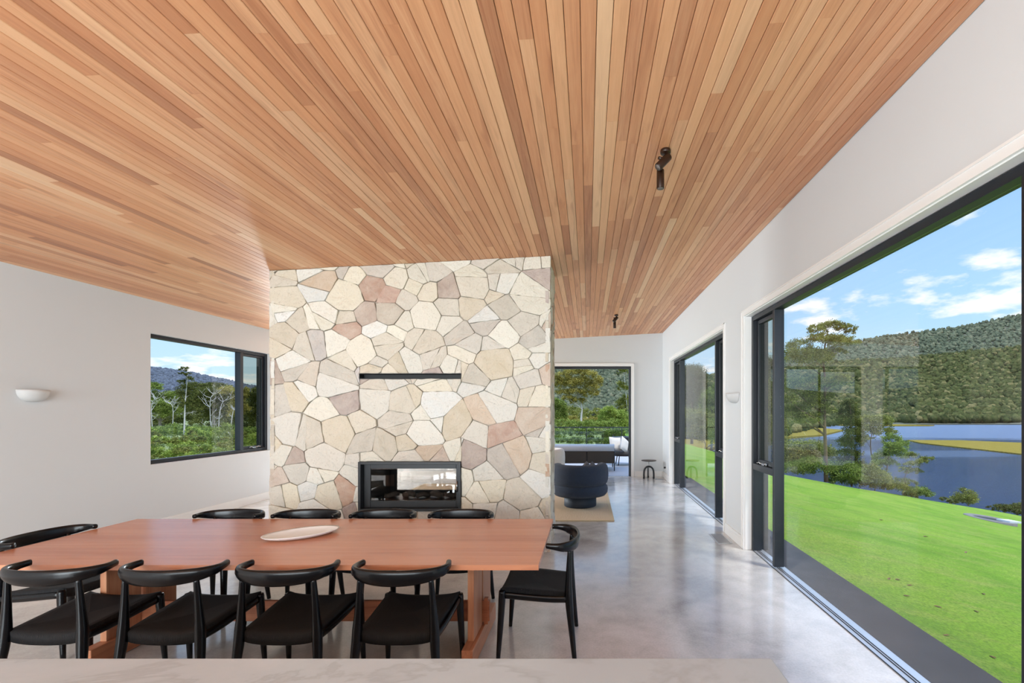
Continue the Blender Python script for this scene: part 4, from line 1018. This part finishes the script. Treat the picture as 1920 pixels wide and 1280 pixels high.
tree('rounded_canopy_tree', 'dark green round canopy right of centre in the left window', 'tree', 36, [(400, 830), (400, 770), (400, 740)], (3, 1), ZL([(480,560,70,36), (560,550,70,32), (640,555,70,32), (520,620,80,46), (620,620,90,50), (720,580,60,34), (700,650,70,50), (560,700,100,60), (680,730,90,56), (480,700,60,60), (600,790,120,50)]), 'leaf_dark', 'grey_bark', 2.4, .6, group=GL)
tree('wide_canopy_tree', 'lighter canopy tree at the left side of the left window', 'tree', 34, [(300, 830), (300, 770), (300, 745)], (3, 1), ZL([(90,540,50,30), (150,560,50,34), (60,600,60,40), (140,640,60,40), (210,640,50,40), (80,700,60,50), (180,720,80,50), (120,790,90,50), (240,780,60,50)]), 'leaf_green', 'grey_bark', 2.4, .45, group=GL)
tree('golden_canopy_tree', 'golden tinged tree near the mullion of the left window', 'tree', 30, [(447, 830), (447, 780), (447, 760)], (2.4, 1), ZL([(820,680,50,40), (860,640,40,40), (830,750,60,50), (790,800,50,40), (790,590,60,34), (850,590,46,30)]), 'leaf_gold', 'grey_bark', 2.4, .6, group=GL)
tree('sash_view_tree', 'dark tree filling the narrow sash of the left window', 'tree', 33, [(482, 850), (482, 790), (482, 760)], (3, 1), ZL([(960,630,46,30), (1040,600,46,34), (1000,680,70,50), (960,760,60,50), (1060,740,60,60), (1010,830,80,60), (1120,650,60,60), (1110,800,60,60)]), 'leaf_dark', 'grey_bark', 2.4, .7, group=GL)
def thicket(name, label, d, spec, leaf, size_px=3.0, dens=.6):
    s_ = d/FPX; cl = []
    for (x_, y_, rx, ry, dd) in spec:
        q = P3(x_, y_, d*dd); cl.append((tuple(q), (rx*s_*dd, rx*s_*dd*.8, ry*s_*dd)))
    V, F, T = leaves(cl, size_px*s_, dens); return tag(np_mesh(name, V, F, T, leaf, None, False), label, 'shrubs', kind='stuff')
def rnd_spec(x0, x1, y0, y1, n, rx, ry, dd): return [(rt.uniform(x0, x1), rt.uniform(y0, y1), rt.uniform(*rx), rt.uniform(*ry), rt.uniform(*dd)) for _ in range(n)]
thicket('scrub_base', 'dense green undergrowth behind the scrub in the left window', 20, [(x_, y_+rt.uniform(-3, 3), rt.uniform(13, 20), rt.uniform(11, 15), rt.uniform(.95, 1.3)) for x_ in range(262, 530, 15) for y_ in (812, 832, 852)], 'leaf_green', 3.2, .4)
thicket('scrub_thicket', 'bright yellow green scrub clumps in the lower half of the left window', 15.5, rnd_spec(258, 530, 806, 872, 34, (9, 19), (6, 13), (.9, 1.15)), 'leaf_bright', 3.0, .5)
thicket('scrub_thicket', 'darker olive scrub patches low in the left window', 14.5, rnd_spec(258, 540, 812, 880, 26, (9, 17), (5, 10), (.92, 1.1)), 'leaf_olive', 3.0, .5)
thicket('tree_belt', 'continuous dark green belt of trees behind the bare trees in the left window', 44, [(x_, y_+rt.uniform(-4, 4), rt.uniform(11, 18), rt.uniform(10, 15), rt.uniform(.9, 1.2)) for x_ in range(262, 524, 12) for y_ in (748, 768, 788, 806)], 'leaf_dark', 2.8, .4)
# terrace view
ZT = lambda L: [(1030+x_/4, 670+y_/4, rx/4, ry/4)+tuple(r) for x_, y_, rx, ry, *r in L]
GT = 'trees beyond the terrace'
tree('golden_gum_tree', 'big golden green eucalyptus in the middle of the terrace doorway', 'tree', 52, [(1089, 802), (1090, 780), (1091, 765), (1086, 745)], (2.6, .8),
     ZT([(110,150,46,34), (170,120,50,30), (240,115,54,30), (300,140,44,30), (350,195,40,34), (370,170,28,26), (90,210,46,34), (160,200,60,34), (240,190,60,34), (310,230,50,30), (100,270,40,26), (190,260,56,28), (270,280,50,28), (330,270,36,24), (60,180,30,34), (210,330,50,22), (150,310,40,22)]), 'leaf_gold', 'pale_bark', 2.2, .5, group=GT)
tree('pale_gum_tree', 'slim pale eucalyptus at the right side of the terrace doorway', 'tree', 44, [(1175, 800), (1176, 770), (1173, 730), (1170, 700)], (1.6, .5),
     ZT([(560,110,36,30), (590,90,30,24), (540,210,30,24), (560,235,36,20), (540,350,36,36), (580,330,36,36), (600,380,30,34), (560,400,40,24)]), 'leaf_olive', 'pale_bark', 2.2, .5, group=GT)
tree('edge_gum_tree', 'leafy tree at the left edge of the terrace doorway beside the chimney', 'tree', 40, [(1042, 806), (1042, 785), (1043, 760)], (2, .8), ZT([(50,350,40,34), (80,380,40,36), (60,430,46,36), (20,390,40,40), (90,450,40,30)]), 'leaf_green', 'grey_bark', 2.2, .6, group=GT)
tree('bright_bush_tree', 'bright green bushy tree right of centre in the terrace doorway', 'tree', 34, [(1150, 830), (1149, 800), (1148, 785)], (1.8, .8), ZT([(440,405,40,28), (480,440,60,36), (420,460,50,30), (540,450,50,36), (470,500,70,34), (560,510,50,36), (400,510,50,30)]), 'leaf_bright', 'grey_bark', 2.4, .6, group=GT)
thicket('bank_thicket', 'olive scrub bank behind the terrace balustrade', 27, [(x_, y_+rt.uniform(-3, 3), rt.uniform(9, 15), rt.uniform(8, 11), rt.uniform(.9, 1.4)) for x_ in range(1030, 1200, 11) for y_ in (797, 812, 828, 846)], 'leaf_green', 2.8, .5)
thicket('tree_belt', 'green tree belt between the golden gum and the hill in the terrace doorway', 75, [(x_, y_+rt.uniform(-4, 4), rt.uniform(8, 13), rt.uniform(7, 11), rt.uniform(.9, 1.2)) for x_ in range(1030, 1200, 10) for y_ in (772, 786, 800)], 'leaf_olive', 2.4, .35)
thicket('bank_thicket', 'golden scrub band at mid height in the terrace doorway', 60, [(x_, 792+rt.uniform(-5, 4), rt.uniform(8, 12), rt.uniform(6, 9), rt.uniform(.9, 1.2)) for x_ in range(1030, 1200, 9)], 'leaf_gold', 2.4, .5)

# far farmhouse, fire pit, dry leaves
fh = empty('farmhouse', P3(1126, 768, 150)); tag(fh, 'distant low farmhouse with pale roof among the trees', 'building')
MB().box(-2.4, 2.4, -2, 2, -7.6, -.5).obj('wall', 'dark_panel', fh); MB().add([(-2.9, -2.5, -.5), (2.9, -2.5, -.5), (2.9, 2.5, -.5), (-2.9, 2.5, -.5), (-2.4, 0, -.1), (2.4, 0, -.1)], [(0, 1, 5, 4), (2, 3, 4, 5), (1, 2, 5), (3, 0, 4)]).obj('roof', 'roof_metal', fh)
px_ = (15.5, 17.7); zf = lawn_z(*px_)
fpit = empty('fire_pit', (px_[0], px_[1], zf+.0)); fpit.rotation_euler = (0, math.atan(K)*.6, 0); tag(fpit, 'round sunken stone fire pit in the lawn at the right', 'fire pit')
MB().lathe([(.80, -.2), (.80, .07), (.76, .085), (.52, .08), (.50, .04)], n=24).obj('rim', 'rim_stone', fpit)
MB().lathe([(0, .05), (.52, .05)], n=24).obj('ash_bed', 'rubber', fpit)
sl = MB().box(-.35, .35, -.22, .22, 0, .06).obj('stone_slab', 'plaster_light', None, loc=(15.95, 17.35, lawn_z(15.95, 17)+.11), rot=(0, math.atan(K)*.6, .3)); tag(sl, 'white flat slab lying on the rim of the fire pit', 'slab')
lf0 = None
for i, (px, py) in enumerate(((1667, 1086), (1683, 1087), (1706, 1098), (1831, 1147), (1862, 1233), (1775, 1192), (1844, 1114), (1652, 975), (1758, 1138), (1700, 1118), (1811, 1036), (1735, 1006))):
    u_ = (px-VX)/FPX; v_ = (py-VY)/FPX; d = (EYE+.03-K*2.45)/(v_-K*u_)
    if lf0 is None:
        mb = MB(); mb.add([(-.06, 0, .0), (-.02, .022, .012), (.04, .018, .014), (.07, 0, .004), (.04, -.018, .012), (-.02, -.022, .010), (0, 0, .0)], [(6, 0, 1), (6, 1, 2), (6, 2, 3), (6, 3, 4), (6, 4, 5), (6, 5, 0)]); o = lf0 = mb.obj('fallen_leaf', 'leaf_litter')
    else: o = lf0.copy(); COL.objects.link(o)
    x_ = u_*d; o.location = (x_, d, lawn_z(x_, d)+.004); o.rotation_euler = (0, math.atan(K), random.random()*6); sc_ = d/9+.2; o.scale = (sc_*.8,)*3
    tag(o, 'curled brown dry leaf lying on the lawn outside the near tall window', 'leaf', 'dry leaves on the lawn')
